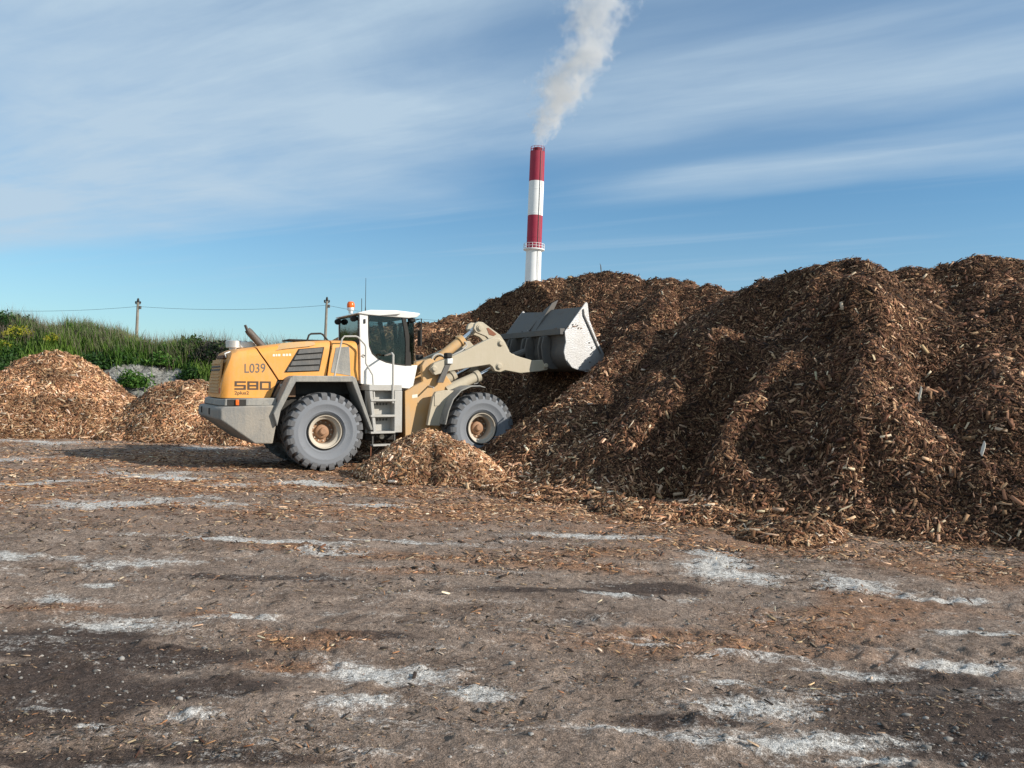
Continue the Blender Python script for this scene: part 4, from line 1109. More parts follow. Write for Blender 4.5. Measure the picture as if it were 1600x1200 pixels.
# counterweight
M_CW = worn('soiled_counterweight', (0.20, 0.195, 0.185), (0.34, 0.30, 0.25), 0.9, 0.7, scale=1.3, dark=(0.075, 0.058, 0.042), bump=0.03)
def cw(y, rx, top, dz=0.0): return [(-1.02, y, top), (-2.13 - rx, y, top - 0.02), (-2.20 - rx, y, top - 0.07), (-2.20 - rx, y, 1.17 + dz), (-1.50 - rx * 0.4, y, 0.65), (-1.13, y, 0.64), (-1.03, y, 1.23)]
cwt = part(MB().loft([cw(-1.37, 0, 1.47), cw(-1.10, 0.11, 1.47, 0.03), cw(1.10, 0.11, 1.47, 0.03), cw(1.37, 0, 1.47)]), 'counterweight', M_CW, bevel=0.03, seg=3)
part(MB().loft([[(-1.04, -1.30, 1.46), (-2.12, -1.30, 1.46), (-2.10, -1.30, 1.615), (-1.04, -1.30, 1.625)], [(-1.04, -1.0, 1.46), (-2.20, -1.0, 1.46), (-2.18, -1.0, 1.60), (-1.04, -1.0, 1.625)],
                [(-1.04, 1.0, 1.46), (-2.20, 1.0, 1.46), (-2.18, 1.0, 1.60), (-1.04, 1.0, 1.625)], [(-1.04, 1.30, 1.46), (-2.08, 1.30, 1.46), (-2.08, 1.30, 1.615), (-1.04, 1.30, 1.625)]]), 'bumper_top', M_GREY, cwt, 0.02)
for s in (-1, 1):
    part(MB().box(-2.06, -1.68, s * 1.31 if s < 0 else 1.29, s * 1.29 if s < 0 else 1.31, 1.475, 1.60), 'recess_shade_plate', M_BLACK, cwt, 0)  # thin black plate on the surface, painting in the dark of a recess
    part(MB().box(-1.90, -1.83, s * 1.345 if s < 0 else 1.30, s * 1.30 if s < 0 else 1.345, 1.475, 1.595), 'marker_lamp', M_ORANGE, cwt, 0.01)
part(MB().box(-2.325, -2.30, -0.62, -0.50, 1.26, 1.40), 'tow_eye', M_BLACK, cwt, 0.01)
part(MB().box(-2.325, -2.30, 0.50, 0.62, 1.26, 1.40), 'tow_eye', M_BLACK, cwt, 0.0)
# rear frame, dark under the machine
part(MB().box(-1.45, 0.95, -0.70, 0.70, 0.62, 1.75), 'rear_frame', M_BLACK, bevel=0.02)
part(MB().prism([(-1.06, 1.64), (-0.88, 2.0), (-0.55, 2.0), (-0.55, 1.64)], -0.99, 0.99), 'side_shield', worn('brown_shield', (0.18, 0.10, 0.06), (0.3, 0.2, 0.13), 0.6), bevel=0.02)
part(MB().box(-0.90, -0.70, -1.01, 1.01, 1.86, 1.93), 'shield_strip', M_LGREY, bevel=0.01)
part(MB().prism([(-1.0, 1.2), (-0.7, 1.95), (0.5, 2.0), (0.85, 1.0), (0.7, 0.7), (-0.9, 0.7)], -0.86, 0.86), 'wheel_well', M_BLACK, bevel=0.0)
for k in (0,):
    part(MB().lathe([(0.28, -1.0), (0.28, 1.0)], (0, 0, 0.87), 'y', 20), 'rear_axle', M_BLACK, bevel=0)
# rear mudguards
XM[:] = [1.04, 0.0]
for s in (-1, 1):
    y0, y1 = (-1.47, -0.82) if s < 0 else (0.82, 1.47)
    part(MB().prism([(-1.10, 1.30), (-0.76, 2.07), (-0.68, 2.115), (0.58, 2.12), (0.65, 2.08), (1.05, 0.90), (0.99, 0.88), (0.57, 1.985), (-0.64, 1.98), (-0.95, 1.36), (-1.02, 1.02)], y0, y1), 'rear_mudguard', M_GREY, bevel=0.018)

XM[:] = [1.0, 0.0]
# wheels
def tyre_mesh():
    mb = MB(); R_, Wd = 0.875, 0.335
    prof = [(0.365, -0.22), (0.40, -0.265), (0.445, -0.292), (0.455, -0.302), (0.47, -0.302), (0.48, -0.30), (0.56, -0.335), (0.60, -0.346), (0.61, -0.352), (0.63, -0.352), (0.64, -0.349), (0.68, -0.352), (0.735, -0.345), (0.775, -0.325), (0.80, -0.27), (0.815, -0.12), (0.818, 0.0)]
    prof = prof + [(r, -a) for r, a in reversed(prof[:-1])]
    mb.lathe(prof, (0, 0, 0), 'y', 64, caps=False)
    return mb


def lug_mesh():
    mb = MB(); N = 25
    for s in (-1, 1):
        for k in range(N):
            a0 = 2 * math.pi * (k + (0.5 if s > 0 else 0)) / N
            # across the tread: from the shoulder to past the middle, swept back
            rows = [(-0.353, 0.715, 0.748, 0.0, 0.155), (-0.352, 0.72, 0.80, 0.0, 0.165), (-0.325, 0.74, 0.858, 0.0, 0.165), (-0.27, 0.76, 0.874, 0.02, 0.155), (-0.14, 0.77, 0.876, 0.09, 0.135), (0.015, 0.77, 0.877, 0.20, 0.12)]
            rings = []
            for (y, ri, ro, sh, wdt) in rows:
                p = []
                for (r, da) in ((ri, -wdt / 2), (ro, -wdt / 2 * 0.92), (ro, wdt / 2 * 0.92), (ri, wdt / 2)):
                    an = a0 + sh + da; p.append((r * math.cos(an), y * (-s), r * math.sin(an)))
                rings.append(p)
            mb.loft(rings)
    return mb


def make_wheel(front, x, y, z):
    out = -1 if y < 0 else 1
    c = (x, y, z)
    mtx = Matrix.Translation(Vector(c))
    if out > 0: mtx = mtx @ Matrix.Rotation(math.pi, 4, 'Z')
    mtx = mtx @ Matrix.Rotation(random.uniform(0, 1), 4, 'Y')
    if front: mtx = FRONT @ mtx
    w = MB().lathe([(0.40, 0.10), (0.372, -0.19), (0.40, -0.275), (0.375, -0.305), (0.352, -0.30), (0.342, -0.255), (0.295, -0.235), (0.278, -0.215), (0.272, 0.02), (0.0001, 0.03)], (0, 0, 0), 'y', 48, caps=False).build('wheel', M_RIM, LOADER)
    w.matrix_basis = mtx
    ty = tyre_mesh().build('tyre', M_RUBBER, w, angle=40)
    lug_mesh().build('tread', M_TYREMIX, w, 0.0, smooth=False)
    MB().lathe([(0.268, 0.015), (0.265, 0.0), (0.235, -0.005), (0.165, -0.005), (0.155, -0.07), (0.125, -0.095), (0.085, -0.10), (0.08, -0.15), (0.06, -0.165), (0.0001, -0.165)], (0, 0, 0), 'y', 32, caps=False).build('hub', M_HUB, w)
    for k in range(12):
        a = 2 * math.pi * k / 12
        MB().lathe([(0.018, 0.0), (0.018, -0.035), (0.0001, -0.035)], (0.215 * math.cos(a), 0, 0.215 * math.sin(a)), 'y', 6, caps=False).build('wheel_bolt', M_RIM, w)
    MB().lathe([(0.408, -0.272), (0.403, -0.302), (0.378, -0.312), (0.370, -0.30)], (0, 0, 0), 'y', 48, caps=False).build('lock_ring', M_BLACK, w)


M_HUB = worn('hub_paint_shade', (0.34, 0.19, 0.11), (0.46, 0.35, 0.25), 0.8, 0.65, scale=4, streak=False, dark=(0.20, 0.055, 0.03))  # rusty hub paint, its colour darkened to carry the shadow inside the rim
M_TYREMIX = worn('tyre_lug_rubber', (0.13, 0.13, 0.135), (0.33, 0.32, 0.31), 1.0, 0.9, scale=3.5, streak=False, bump=0.01, spec=0.15)
make_wheel(False, 0, -1.13, 0.875); make_wheel(False, 0, 1.13, 0.875)
make_wheel(True, 1.60, -1.13, 0.875); make_wheel(True, 1.60, 1.13, 0.875)

# cab
XM[:] = [1.075, 0.125]
cabx = [(0.80, 1.94), (1.93, 1.83), (2.03, 1.90), (2.13, 2.40), (1.84, 2.385), (1.60, 2.415), (1.38, 2.46), (1.19, 2.54), (1.06, 2.66), (0.995, 2.83), (0.975, 3.10), (0.965, 3.58), (0.77, 3.58), (0.79, 2.6)]
for s in (-1, 1):
    y0, y1 = (-0.86, -0.79) if s < 0 else (0.79, 0.86)
    dr = part(MB().prism(cabx, y0, y1), 'cab_door' if s < 0 else 'cab_side', M_WHITE, bevel=0.012)
    yg0, yg1 = (-0.842, -0.832) if s < 0 else (0.832, 0.842)
    MB().prism([(0.95, 3.56), (1.86, 3.52), (1.90, 3.0), (1.93, 2.37), (1.60, 2.40), (1.38, 2.44), (1.18, 2.52), (1.04, 2.65), (0.97, 2.83), (0.95, 3.1)], yg0, yg1).build('door_pane', M_GLASS, dr, smooth=False)
    # black seal round the pane and dark front pillar
    rim = [(0.968, 3.55), (0.975, 3.10), (0.995, 2.83), (1.06, 2.66), (1.19, 2.54), (1.38, 2.46), (1.60, 2.415), (1.86, 2.39)]
    sl_ = MB().tube([(x, s * 0.845, z) for x, z in rim], 0.022, 6); sl_.build('door_seal', M_BLACK, dr)
    part(MB().prism([(1.74, 3.56), (1.84, 3.56), (1.93, 3.1), (1.985, 2.38), (1.83, 2.38), (1.84, 2.9), (1.81, 3.2)], s * 0.80 if s > 0 else -0.865, s * 0.865 if s > 0 else -0.80), 'front_pillar', M_BLACK, bevel=0.01)
    # curved corner pane of the windscreen
    rings = []
    for (x, yy) in ((1.93, 0.85), (2.03, 0.80), (2.10, 0.70), (2.14, 0.55)):
        rings.append([(x - 0.02, s * yy, 3.50), (x + 0.06, s * yy, 2.42)])
    mb = MB(); v = [p for r in rings for p in r]; mb._add(v, [(2 * i, 2 * i + 2, 2 * i + 3, 2 * i + 1) for i in range(3)])
    mb.build('corner_pane', M_GLASS, LOADER)
    part(MB().tube([(0.845, s * 0.865, 2.62), (0.845, s * 0.90, 2.62), (0.90, s * 0.90, 2.58)], 0.012, 6), 'door_catch', M_BLACK, dr, 0)
    part(MB().box(0.86, 0.90, s * 0.885 if s < 0 else 0.855, s * 0.855 if s < 0 else 0.885, 3.36, 3.46), 'door_hinge', M_BLACK, dr, 0.005)
    part(MB().box(0.772, 0.80, min(s * 0.70, s * 0.788), max(s * 0.70, s * 0.788), 2.96, 3.555), 'rear_pillar', M_BLACK, bevel=0.006)
part(MB().box(2.14, 2.15, -0.56, 0.56, 2.42, 3.50), 'windscreen', M_GLASS, bevel=0)
part(MB().box(0.778, 0.788, -0.70, 0.70, 2.98, 3.54), 'rear_window', M_TINT, bevel=0)
part(MB().box(0.768, 0.80, -0.788, 0.788, 2.88, 2.975), 'window_sill', M_BLACK, bevel=0.006)
part(MB().box(0.775, 0.83, -0.787, 0.787, 1.94, 2.878), 'cab_rear_wall', worn('cab_grey', (0.30, 0.30, 0.30), (0.3, 0.27, 0.23), 0.5), bevel=0.03)
part(MB().box(0.80, 2.02, -0.785, 0.785, 1.90, 2.02), 'cab_floor', M_BLACK, bevel=0.01)
part(MB().prism([(1.93, 1.84), (2.03, 1.91), (2.13, 2.40), (2.08, 2.40), (1.98, 1.95), (1.9, 1.88)], -0.79, 0.79), 'cab_front_panel', M_WHITE, bevel=0.01)
roof = part(MB().loft([[(0.715, y * 0.9, 3.585), (0.73, y * 0.9, 3.61), (1.0, y * 0.92, 3.68), (1.6, y * 0.92, 3.70), (2.14, y * 0.9, 3.665), (2.185, y * 0.88, 3.645), (2.10, y * 0.88, 3.56), (1.9, y * 0.88, 3.53), (0.95, y * 0.9, 3.56)] for y in (-1, -0.5, 0.5, 1)]), 'cab_roof', M_WHITE, bevel=0.02)
MB().prism([(1.20, 3.560), (1.70, 3.625), (1.62, 3.575)], -0.906, -0.9).build('roof_flash', M_DECALG, roof, smooth=False)
part(MB().box(1.96, 2.10, -0.80, -0.62, 3.45, 3.545), 'work_lamp', M_BLACK, bevel=0.02)
part(MB().box(1.96, 2.10, 0.62, 0.80, 3.45, 3.545), 'work_lamp', M_BLACK, bevel=0.02)
for y in (-0.66, 0.60):
    part(MB().lathe([(0.055, -0.04), (0.075, -0.03), (0.075, 0.05), (0.05, 0.06)], (0.70, y, 3.48), 'y', 14), 'rear_lamp', M_BLACK, bevel=0)
bc = part(MB().lathe([(0.05, 3.66), (0.05, 3.72), (0.085, 3.74), (0.09, 3.79), (0.085, 3.80)], (0.86, 0.12, 0), 'z', 20), 'beacon', M_ALU, bevel=0)
MB().lathe([(0.082, 3.795), (0.09, 3.84), (0.085, 3.90), (0.06, 3.945), (0.0001, 3.955)], (0.86, 0.12, 0), 'z', 20, caps=False).build('beacon_lens', M_ORANGE, bc)
part(MB().tube([(1.14, 0.2, 3.66), (1.14, 0.2, 4.05)], 0.008, 5), 'antenna', M_BLACK, bevel=0)
part(MB().tube([(1.20, 0.1, 3.66), (1.20, 0.1, 3.86), (1.205, 0.1, 4.55)], [0.02, 0.008, 0.005], 5), 'antenna', M_BLACK, bevel=0)
# mirror on an arm, seat, steering wheel
mr = part(MB().tube([(2.10, -0.80, 3.50), (2.16, -1.0, 3.52), (2.16, -1.0, 3.10)], 0.014, 6), 'mirror_arm', M_BLACK, bevel=0)
MB().box(2.10, 2.15, -1.09, -0.90, 2.86, 3.24).build('mirror', M_BLACK, mr, 0.015)
st = part(MB().box(0.98, 1.42, -0.24, 0.24, 2.35, 2.48), 'seat', M_SEAT, bevel=0.04)
MB().prism([(0.92, 2.45), (1.06, 2.45), (0.98, 3.10), (0.86, 3.08)], -0.23, 0.23).build('backrest', M_SEAT, st, 0.04)
MB().prism([(0.87, 3.12), (0.95, 3.14), (0.93, 3.32), (0.84, 3.30)], -0.13, 0.13).build('headrest', M_SEAT, st, 0.03)
MB().box(1.0, 1.34, -0.2, 0.2, 2.0, 2.35).build('seat_base', M_BLACK, st, 0.02)
sw = part(MB().tube([(1.95, 0, 2.02), (1.80, 0, 2.66)], 0.04, 8), 'steering_column', M_BLACK, bevel=0)
ring = [(1.79 + 0.06 * math.cos(a) * 1.0, 0.2 * math.sin(a), 2.68 + 0.19 * math.cos(a) * 0.9) for a in np.linspace(0, 2 * math.pi, 25)]
MB().tube(ring, 0.016, 6).build('steering_wheel', M_BLACK, sw)
part(MB().box(1.40, 1.85, -0.55, -0.34, 2.2, 2.62), 'control_console', M_BLACK, bevel=0.04)

# ladder beside the cab
XM[:] = [1.06, 0.02]
lad = part(MB().box(0.93, 1.68, -1.42, -0.80, 1.79, 1.925), 'platform', M_LGREY, bevel=0.012)
MB().box(1.50, 1.68, -1.44, -1.16, 0.82, 1.788).build('ladder_post', M_LGREY, lad, 0.012)
MB().box(0.93, 1.50, -1.18, -1.12, 0.80, 1.788).build('ladder_back', M_LGREY, lad, 0.0)
MB().prism([(0.93, 1.78), (1.0, 1.78), (1.10, 0.82), (1.03, 0.82)], -1.44, -1.17).build('ladder_post', M_LGREY, lad, 0.01)
for z in (1.57, 1.21, 0.83):
    MB().box(0.96, 1.52, -1.46, -1.19, z - 0.025, z + 0.025).build('step', M_LGREY, lad, 0.008)
    gp = MB()
    for k in range(5): gp.box(1.10 + k * 0.07, 1.14 + k * 0.07, -1.196, -1.185, z - 0.12, z - 0.07)
    gp.build('step_grip', M_DARKG, lad, 0.0)
MB().box(1.02, 1.56, -1.44, -1.22, 0.515, 0.555).build('step', M_LGREY, lad, 0.008)
for x in (1.04, 1.54): MB().box(x - 0.012, x + 0.012, -1.36, -1.30, 0.55, 0.82).build('step_hanger', M_DARKG, lad, 0.0)
MB().tube([(0.99, -1.38, 0.52), (0.985, -1.38, 0.29)], [0.018, 0.012], 6).build('chain_end', M_RUST, lad)
MB().lathe([(0.05, -0.02), (0.06, 0), (0.03, 0.03)], (1.30, -1.2, 0.72), 'y', 8).build('lamp_cap', M_DECALW, lad)
part(MB().box(0.95, 1.66, -1.10, 1.10, 0.62, 1.78), 'fuel_tank', M_BLACK, bevel=0.03)
XM[:] = [1.05, 0.065]
part(MB().tube([(0.18, -1.22, 2.10), (0.35, -1.20, 2.96), (0.40, -1.20, 3.02), (0.66, -1.20, 3.03), (0.71, -1.20, 3.01), (0.86, -1.20, 2.85), (0.88, -1.20, 2.80), (0.88, -1.22, 2.42), (1.01, -1.30, 2.15), (1.03, -1.40, 1.50)], 0.021, 8), 'handrail', M_LGREY, bevel=0)
XM[:] = [1.06, 0.01]
part(MB().tube([(1.48, -0.90, 2.62), (1.48, -1.34, 2.66), (1.48, -1.42, 2.62), (1.475, -1.42, 1.50)], [0.021, 0.024, 0.026, 0.026], 8), 'handrail', M_LGREY, bevel=0)
XM[:] = [1.0, 0.20]
part(MB().tube([(-0.42, -0.62, 2.90), (-0.37, -0.62, 3.05), (-0.32, -0.62, 3.085), (-0.10, -0.62, 3.10), (-0.05, -0.62, 3.08), (0.08, -0.62, 2.93)], 0.022, 8), 'hood_rail', M_BLACK, bevel=0)
part(MB().box(-0.75, 0.45, -0.35, 0.35, 2.93, 2.965), 'hood_tread', M_BLACK, bevel=0.005)
# exhaust, air cleaner, hood details
XM[:] = [1.0, 0.31]
ex = []
for k in range(9): ex.append((-1.34 - 0.40 * k / 8, -0.05, 2.72 + 0.44 * k / 8))
eo = part(MB().tube(ex, [0.085] * 8 + [0.07], 14), 'exhaust_pipe', M_EXH, bevel=0)
MB()._add([(-1.74, -0.14, 3.10), (-1.74, 0.04, 3.10), (-1.80, 0.04, 3.26), (-1.80, -0.14, 3.26), (-1.71, -0.14, 3.13), (-1.71, 0.04, 3.13), (-1.78, 0.04, 3.27), (-1.78, -0.14, 3.27)],
          [(0, 1, 2, 3), (4, 7, 6, 5), (0, 4, 5, 1), (1, 5, 6, 2), (2, 6, 7, 3), (3, 7, 4, 0)]).build('exhaust_lip', M_EXH, eo, 0.004)
ap = part(MB().lathe([(0.10, 2.6), (0.10, 2.74), (0.175, 2.75), (0.18, 2.90), (0.165, 2.915), (0.0001, 2.92)], (-1.98, 0.25, 0), 'z', 28, caps=False), 'air_precleaner', M_ALU, bevel=0)
MB().box(-1.86, -1.50, 0.12, 0.42, 2.74, 2.90).build('intake_duct', M_ALU, ap, 0.02)
# writing on the hood
XM[:] = [1.0, 0.085]
def lettering(body, x, z, h, sx, mat, parent, name, bold=0.0, y=-1.004, tilt=0.0, width=None):
    cu = bpy.data.curves.new('txt', 'FONT'); cu.body = body; cu.size = 1.0; cu.offset = bold; cu.extrude = 0.0
    tmp = bpy.data.objects.new('txt', cu); COL.objects.link(tmp)
    dg = bpy.context.evaluated_depsgraph_get(); me = bpy.data.meshes.new_from_object(tmp.evaluated_get(dg)); bpy.data.objects.remove(tmp)
    co = np.empty(len(me.vertices) * 3, np.float32); me.vertices.foreach_get('co', co); co = co.reshape(-1, 3)
    mn, mxx = co.min(0), co.max(0); co = co - mn
    co[:, 1] *= h / (mxx[1] - mn[1]); co[:, 0] *= (width / (mxx[0] - mn[0])) if width else sx * h / (mxx[1] - mn[1])
    out = np.stack([x + co[:, 0], np.full(len(co), y), z + co[:, 1] + co[:, 0] * tilt], 1); me.vertices.foreach_set('co', out.astype(np.float32).ravel()); me.update()
    me.name = name; me.materials.clear(); me.materials.append(mat)
    o = bpy.data.objects.new(name, me); COL.objects.link(o); o.parent = parent; return o


lettering('L039', -1.66, 2.165, 0.20, 1, M_DECALG, tail, 'lettering', 0.004, width=0.44, tilt=0.03)
lettering('2plus2', -1.865, 1.675, 0.095, 1, M_DECAL, tail, 'lettering', 0.012, width=0.30)
# the big model number in square wide figures
def blocky(strokes, x, z, w, h, t, mat, parent, y=-1.004):
    mb = MB()
    for (a, b, c, d) in strokes:
        mb._add([(x + a * w, y, z + b * h), (x + c * w, y, z + b * h), (x + c * w, y, z + d * h), (x + a * w, y, z + d * h)], [(0, 1, 2, 3)])
    return mb.build('lettering', mat, parent, smooth=False)
tx, tz = 0.20, 0.19
five = [(0, 1 - tz, 1, 1), (0, 0.58, tx, 1 - tz), (0, 0.58 - tz, 1, 0.58), (1 - tx, tz, 1, 0.58 - tz), (0, 0, 1, tz)]
eight = [(0, 1 - tz, 1, 1), (0, tz, tx, 1 - tz), (1 - tx, tz, 1, 1 - tz), (tx, 0.58 - tz, 1 - tx, 0.58), (0, 0, 1, tz)]
zero = [(0, 1 - tz, 1, 1), (0, tz, tx, 1 - tz), (1 - tx, tz, 1, 1 - tz), (0, 0, 1, tz)]
for k, gph in enumerate((five, eight, zero)): blocky(gph, -1.95 + k * 0.265, 1.80, 0.235, 0.185, 0, M_DECAL, tail)
wd = MB()
for k, (a, b) in enumerate(((0, 0.05), (0.065, 0.10), (0.115, 0.165), (0.215, 0.27), (0.285, 0.335), (0.35, 0.40))):
    wd._add([(-1.15 + a, -1.004, 2.535 + 0.004 * k), (-1.15 + b, -1.004, 2.535 + 0.004 * k), (-1.15 + b, -1.004, 2.585 + 0.004 * k), (-1.15 + a, -1.004, 2.585 + 0.004 * k)], [(0, 1, 2, 3)])
wd.build('faded_lettering', M_DECALW, mid, smooth=False)

XM[:] = [1.0, 0.0]
# ---- articulated front half (own frame: x forward from the hinge)
FP = dict(front=True)
ff = part(MB().prism([(-0.17, 1.77), (-0.15, 0.55), (0.9, 0.50), (1.35, 0.8), (1.30, 1.75), (1.05, 2.0), (0.80, 2.33), (0.66, 2.50), (0.50, 2.58), (0.34, 2.52), (0.27, 2.40), (0.30, 2.01)], -0.78, -0.66), 'front_frame', M_YDUST, bevel=0.015, **FP)
part(MB().prism([(-0.17, 1.77), (-0.15, 0.55), (0.9, 0.50), (1.35, 0.8), (1.30, 1.75), (1.05, 2.0), (0.80, 2.33), (0.66, 2.50), (0.50, 2.58), (0.34, 2.52), (0.27, 2.40), (0.30, 2.01)], 0.66, 0.78), 'front_frame', M_YDUST, bevel=0.015, **FP)
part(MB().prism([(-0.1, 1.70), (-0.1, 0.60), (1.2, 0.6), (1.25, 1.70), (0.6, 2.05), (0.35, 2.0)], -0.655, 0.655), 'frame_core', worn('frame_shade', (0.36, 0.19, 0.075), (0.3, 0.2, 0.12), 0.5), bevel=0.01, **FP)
part(MB().box(-0.40, -0.18, -0.45, 0.45, 0.65, 1.55), 'hinge', M_BLACK, bevel=0.03, **FP)
part(MB().lathe([(0.28, -1.0), (0.28, 1.0)], (1.60, 0, 0.89), 'y', 20), 'front_axle', M_BLACK, bevel=0, **FP)
MB()._add([(0.02, -0.783, 1.60), (0.16, -0.783, 1.62), (0.16, -0.783, 1.70), (0.02, -0.783, 1.68)], [(0, 1, 2, 3)]).build('faded_sticker', M_DECALW, ff, smooth=False)
# front mudguards
for s in (-1, 1):
    def gy(a): return s * a
    fm = MB(); rings = []
    for (x, z, t_) in ((0.62, 0.98, 0.03), (0.70, 1.30, 0.03), (0.82, 1.58, 0.03), (1.02, 1.78, 0.03), (1.28, 1.885, 0.03), (1.52, 1.895, 0.03), (1.70, 1.86, 0.02)):
        d_ = Vector((x - 1.60, 0, z - 0.89)).normalized() * t_
        lo = 0.75 if x < 1.3 else 0.80
        ou = 1.47 if x < 1.55 else 1.40
        rings.append([(x, gy(lo), z), (x, gy(ou), z), (x + d_.x, gy(ou), z + d_.z), (x + d_.x, gy(lo), z + d_.z)])
    fm.loft(rings); mg = part(fm, 'front_mudguard', M_GREY, bevel=0.006, **FP)
    sd = MB().prism([(0.28, 0.95), (0.42, 1.62), (0.50, 1.76), (0.74, 1.80), (0.98, 1.79), (0.80, 1.56), (0.66, 1.20), (0.62, 0.93)], min(gy(1.0), gy(1.12)), max(gy(1.0), gy(1.12)))
    sd.build('mudguard_plate', M_ARM, mg, 0.012)
    MB().box(0.46, 0.62, min(gy(1.121), gy(1.135)), max(gy(1.121), gy(1.135)), 1.42, 1.72).build('plate_rib', M_ARM, mg, 0.006)
    part(MB().tube([(0.45, gy(0.78), 1.90), (0.45, gy(1.1), 1.86)], 0.02, 6), 'mudguard_stay', M_LGREY, bevel=0, **FP)
    # headlamp post
    hl = part(MB().prism([(0.60, 1.98), (0.76, 1.98), (0.95, 2.42), (0.83, 2.46)], min(gy(0.86), gy(0.98)), max(gy(0.86), gy(0.98))), 'lamp_bracket', M_DARKG, bevel=0.01, **FP)
    MB().box(0.84, 1.0, min(gy(0.84), gy(1.02)), max(gy(0.84), gy(1.02)), 2.44, 2.58).build('lamp_mount', M_ALU, hl, 0.015)
    MB().box(0.82, 0.98, min(gy(0.82), gy(1.02)), max(gy(0.82), gy(1.02)), 2.58, 2.72).build('head_lamp', M_BLACK, hl, 0.03)
# lift arms
armp = [(0.42, 2.30), (0.52, 2.46), (0.92, 2.60), (1.40, 2.80), (1.96, 3.07), (2.16, 3.14), (2.34, 3.12), (2.48, 2.98), (2.60, 2.80), (2.72, 2.72), (2.94, 2.66), (3.30, 2.58), (3.62, 2.60), (3.80, 2.56), (3.84, 2.44), (3.76, 2.34), (3.55, 2.30), (2.95, 2.24),
        (2.50, 2.31), (2.36, 2.26), (2.20, 2.28), (2.12, 2.40), (2.05, 2.45), (1.40, 2.35), (0.90, 2.26), (0.55, 2.16)]
for s in (-1, 1):
    y0, y1 = sorted((s * 0.80, s * 0.95))
    am = part(MB().prism(armp, y0, y1), 'lift_arm', M_ARM, bevel=0.015, **FP)
    for (x, z, r_) in ((2.32, 2.41, 0.07), (0.52, 2.32, 0.06), (2.36, 3.0, 0.065), (3.70, 2.45, 0.06)):
        MB().lathe([(r_ * 1.35, -0.075), (r_ * 1.35, -0.09), (r_, -0.095), (r_, -0.12), (r_ * 0.8, -0.13), (0.0001, -0.13)], (x, s * 0.875, z), 'y', 18, caps=False).build('pin', M_ARM, am) if s < 0 else None
    # lift cylinder with rod
    lc = part(MB().tube([(0.95, s * 0.72, 1.78), (1.20, s * 0.72, 1.90), (1.74, s * 0.72, 2.12), (1.76, s * 0.72, 2.13), (1.86, s * 0.72, 2.17)], [0.13, 0.13, 0.13, 0.155, 0.155], 18), 'lift_cylinder', M_ARM, bevel=0, **FP)
    MB().tube([(1.84, s * 0.72, 2.165), (2.30, s * 0.72, 2.40)], 0.05, 12).build('piston_rod', M_CHROME, lc)
    MB().tube([(1.72, s * 0.72, 1.96), (1.80, s * 0.74, 1.98), (1.88, s * 0.76, 2.06), (1.86, s * 0.76, 2.15)], 0.02, 6).build('hose', M_LGREY, lc)
part(MB().tube([(2.75, -0.80, 2.55), (2.75, 0.80, 2.55)], 0.20, 16), 'cross_tube', M_ARM, bevel=0, **FP)
# crank lever in the middle
crank = [(1.93, 3.40), (1.97, 3.52), (2.06, 3.58), (2.20, 3.57), (2.44, 3.42), (2.72, 3.25), (2.87, 3.06), (3.02, 2.80), (3.08, 2.55), (2.98, 2.45), (2.85, 2.55), (2.62, 2.85), (2.46, 3.06), (2.30, 3.20), (2.12, 3.26), (2.0, 3.30)]
for yy in (-0.26, 0.14):
    ck = part(MB().prism(crank, yy, yy + 0.10), 'crank_lever', M_ARM, bevel=0.012, **FP)
    if yy < 0:
        MB().lathe([(0.10, -0.03), (0.10, -0.05), (0.065, -0.055), (0.065, -0.08), (0.0001, -0.085)], (2.11, -0.23, 3.42), 'y', 18, caps=False).build('pin', M_ARM, ck)
        MB().lathe([(0.10, -0.03), (0.10, -0.05), (0.07, -0.055), (0.07, -0.09), (0.0001, -0.095)], (2.66, -0.23, 3.07), 'y', 18, caps=False).build('pin', M_ARM, ck)
        MB().prism([(2.30, 3.42), (2.36, 3.43), (2.60, 3.27), (2.52, 3.22), (2.38, 3.25)], -0.268, -0.262).build('web_opening', M_RUST, ck, 0, smooth=False)
        MB().prism([(2.80, 3.0), (2.84, 3.0), (2.95, 2.84), (2.86, 2.90)], -0.268, -0.262).build('web_opening', M_RUST, ck, 0, smooth=False)
part(MB().tube([(2.95, 0, 2.60), (3.95, 0, 2.95)], 0.10, 10), 'bucket_link', M_BUCK, bevel=0, **FP)
# tilt cylinder
tcy = part(MB().tube([(0.78, 0, 2.40), (0.92, 0, 2.50), (1.62, 0, 3.03), (1.64, 0, 3.045), (1.74, 0, 3.12)], [0.12, 0.125, 0.125, 0.155, 0.155], 18), 'tilt_cylinder', M_YDUST, bevel=0, **FP)
MB().tube([(1.72, 0, 3.11), (2.05, 0, 3.36)], 0.06, 12).build('piston_rod', M_CHROME, tcy)
MB().tube([(1.98, 0, 3.31), (2.12, 0, 3.42)], 0.085, 12).build('rod_eye', M_ALU, tcy)
MB().tube([(1.10, -0.16, 2.55), (1.35, -0.20, 2.68), (1.62, -0.22, 2.82), (1.76, -0.20, 2.94), (1.76, -0.16, 3.02), (1.70, -0.12, 3.06)], 0.022, 6).build('hose', M_LGREY, tcy)
hs_ = [(0.62 + 0.20 * math.cos(a) + 0.22, -0.50, 2.50 + 0.20 * math.sin(a)) for a in np.linspace(-0.4, math.pi + 0.9, 16)]
part(MB().tube(hs_, 0.024, 6), 'hose', M_LGREY, bevel=0, **FP)
hs_ = [(0.70 + 0.17 * math.cos(a) + 0.22, -0.40, 2.48 + 0.18 * math.sin(a)) for a in np.linspace(-0.4, math.pi + 0.9, 16)]
part(MB().tube(hs_, 0.02, 6), 'hose', M_BLACK, bevel=0, **FP)
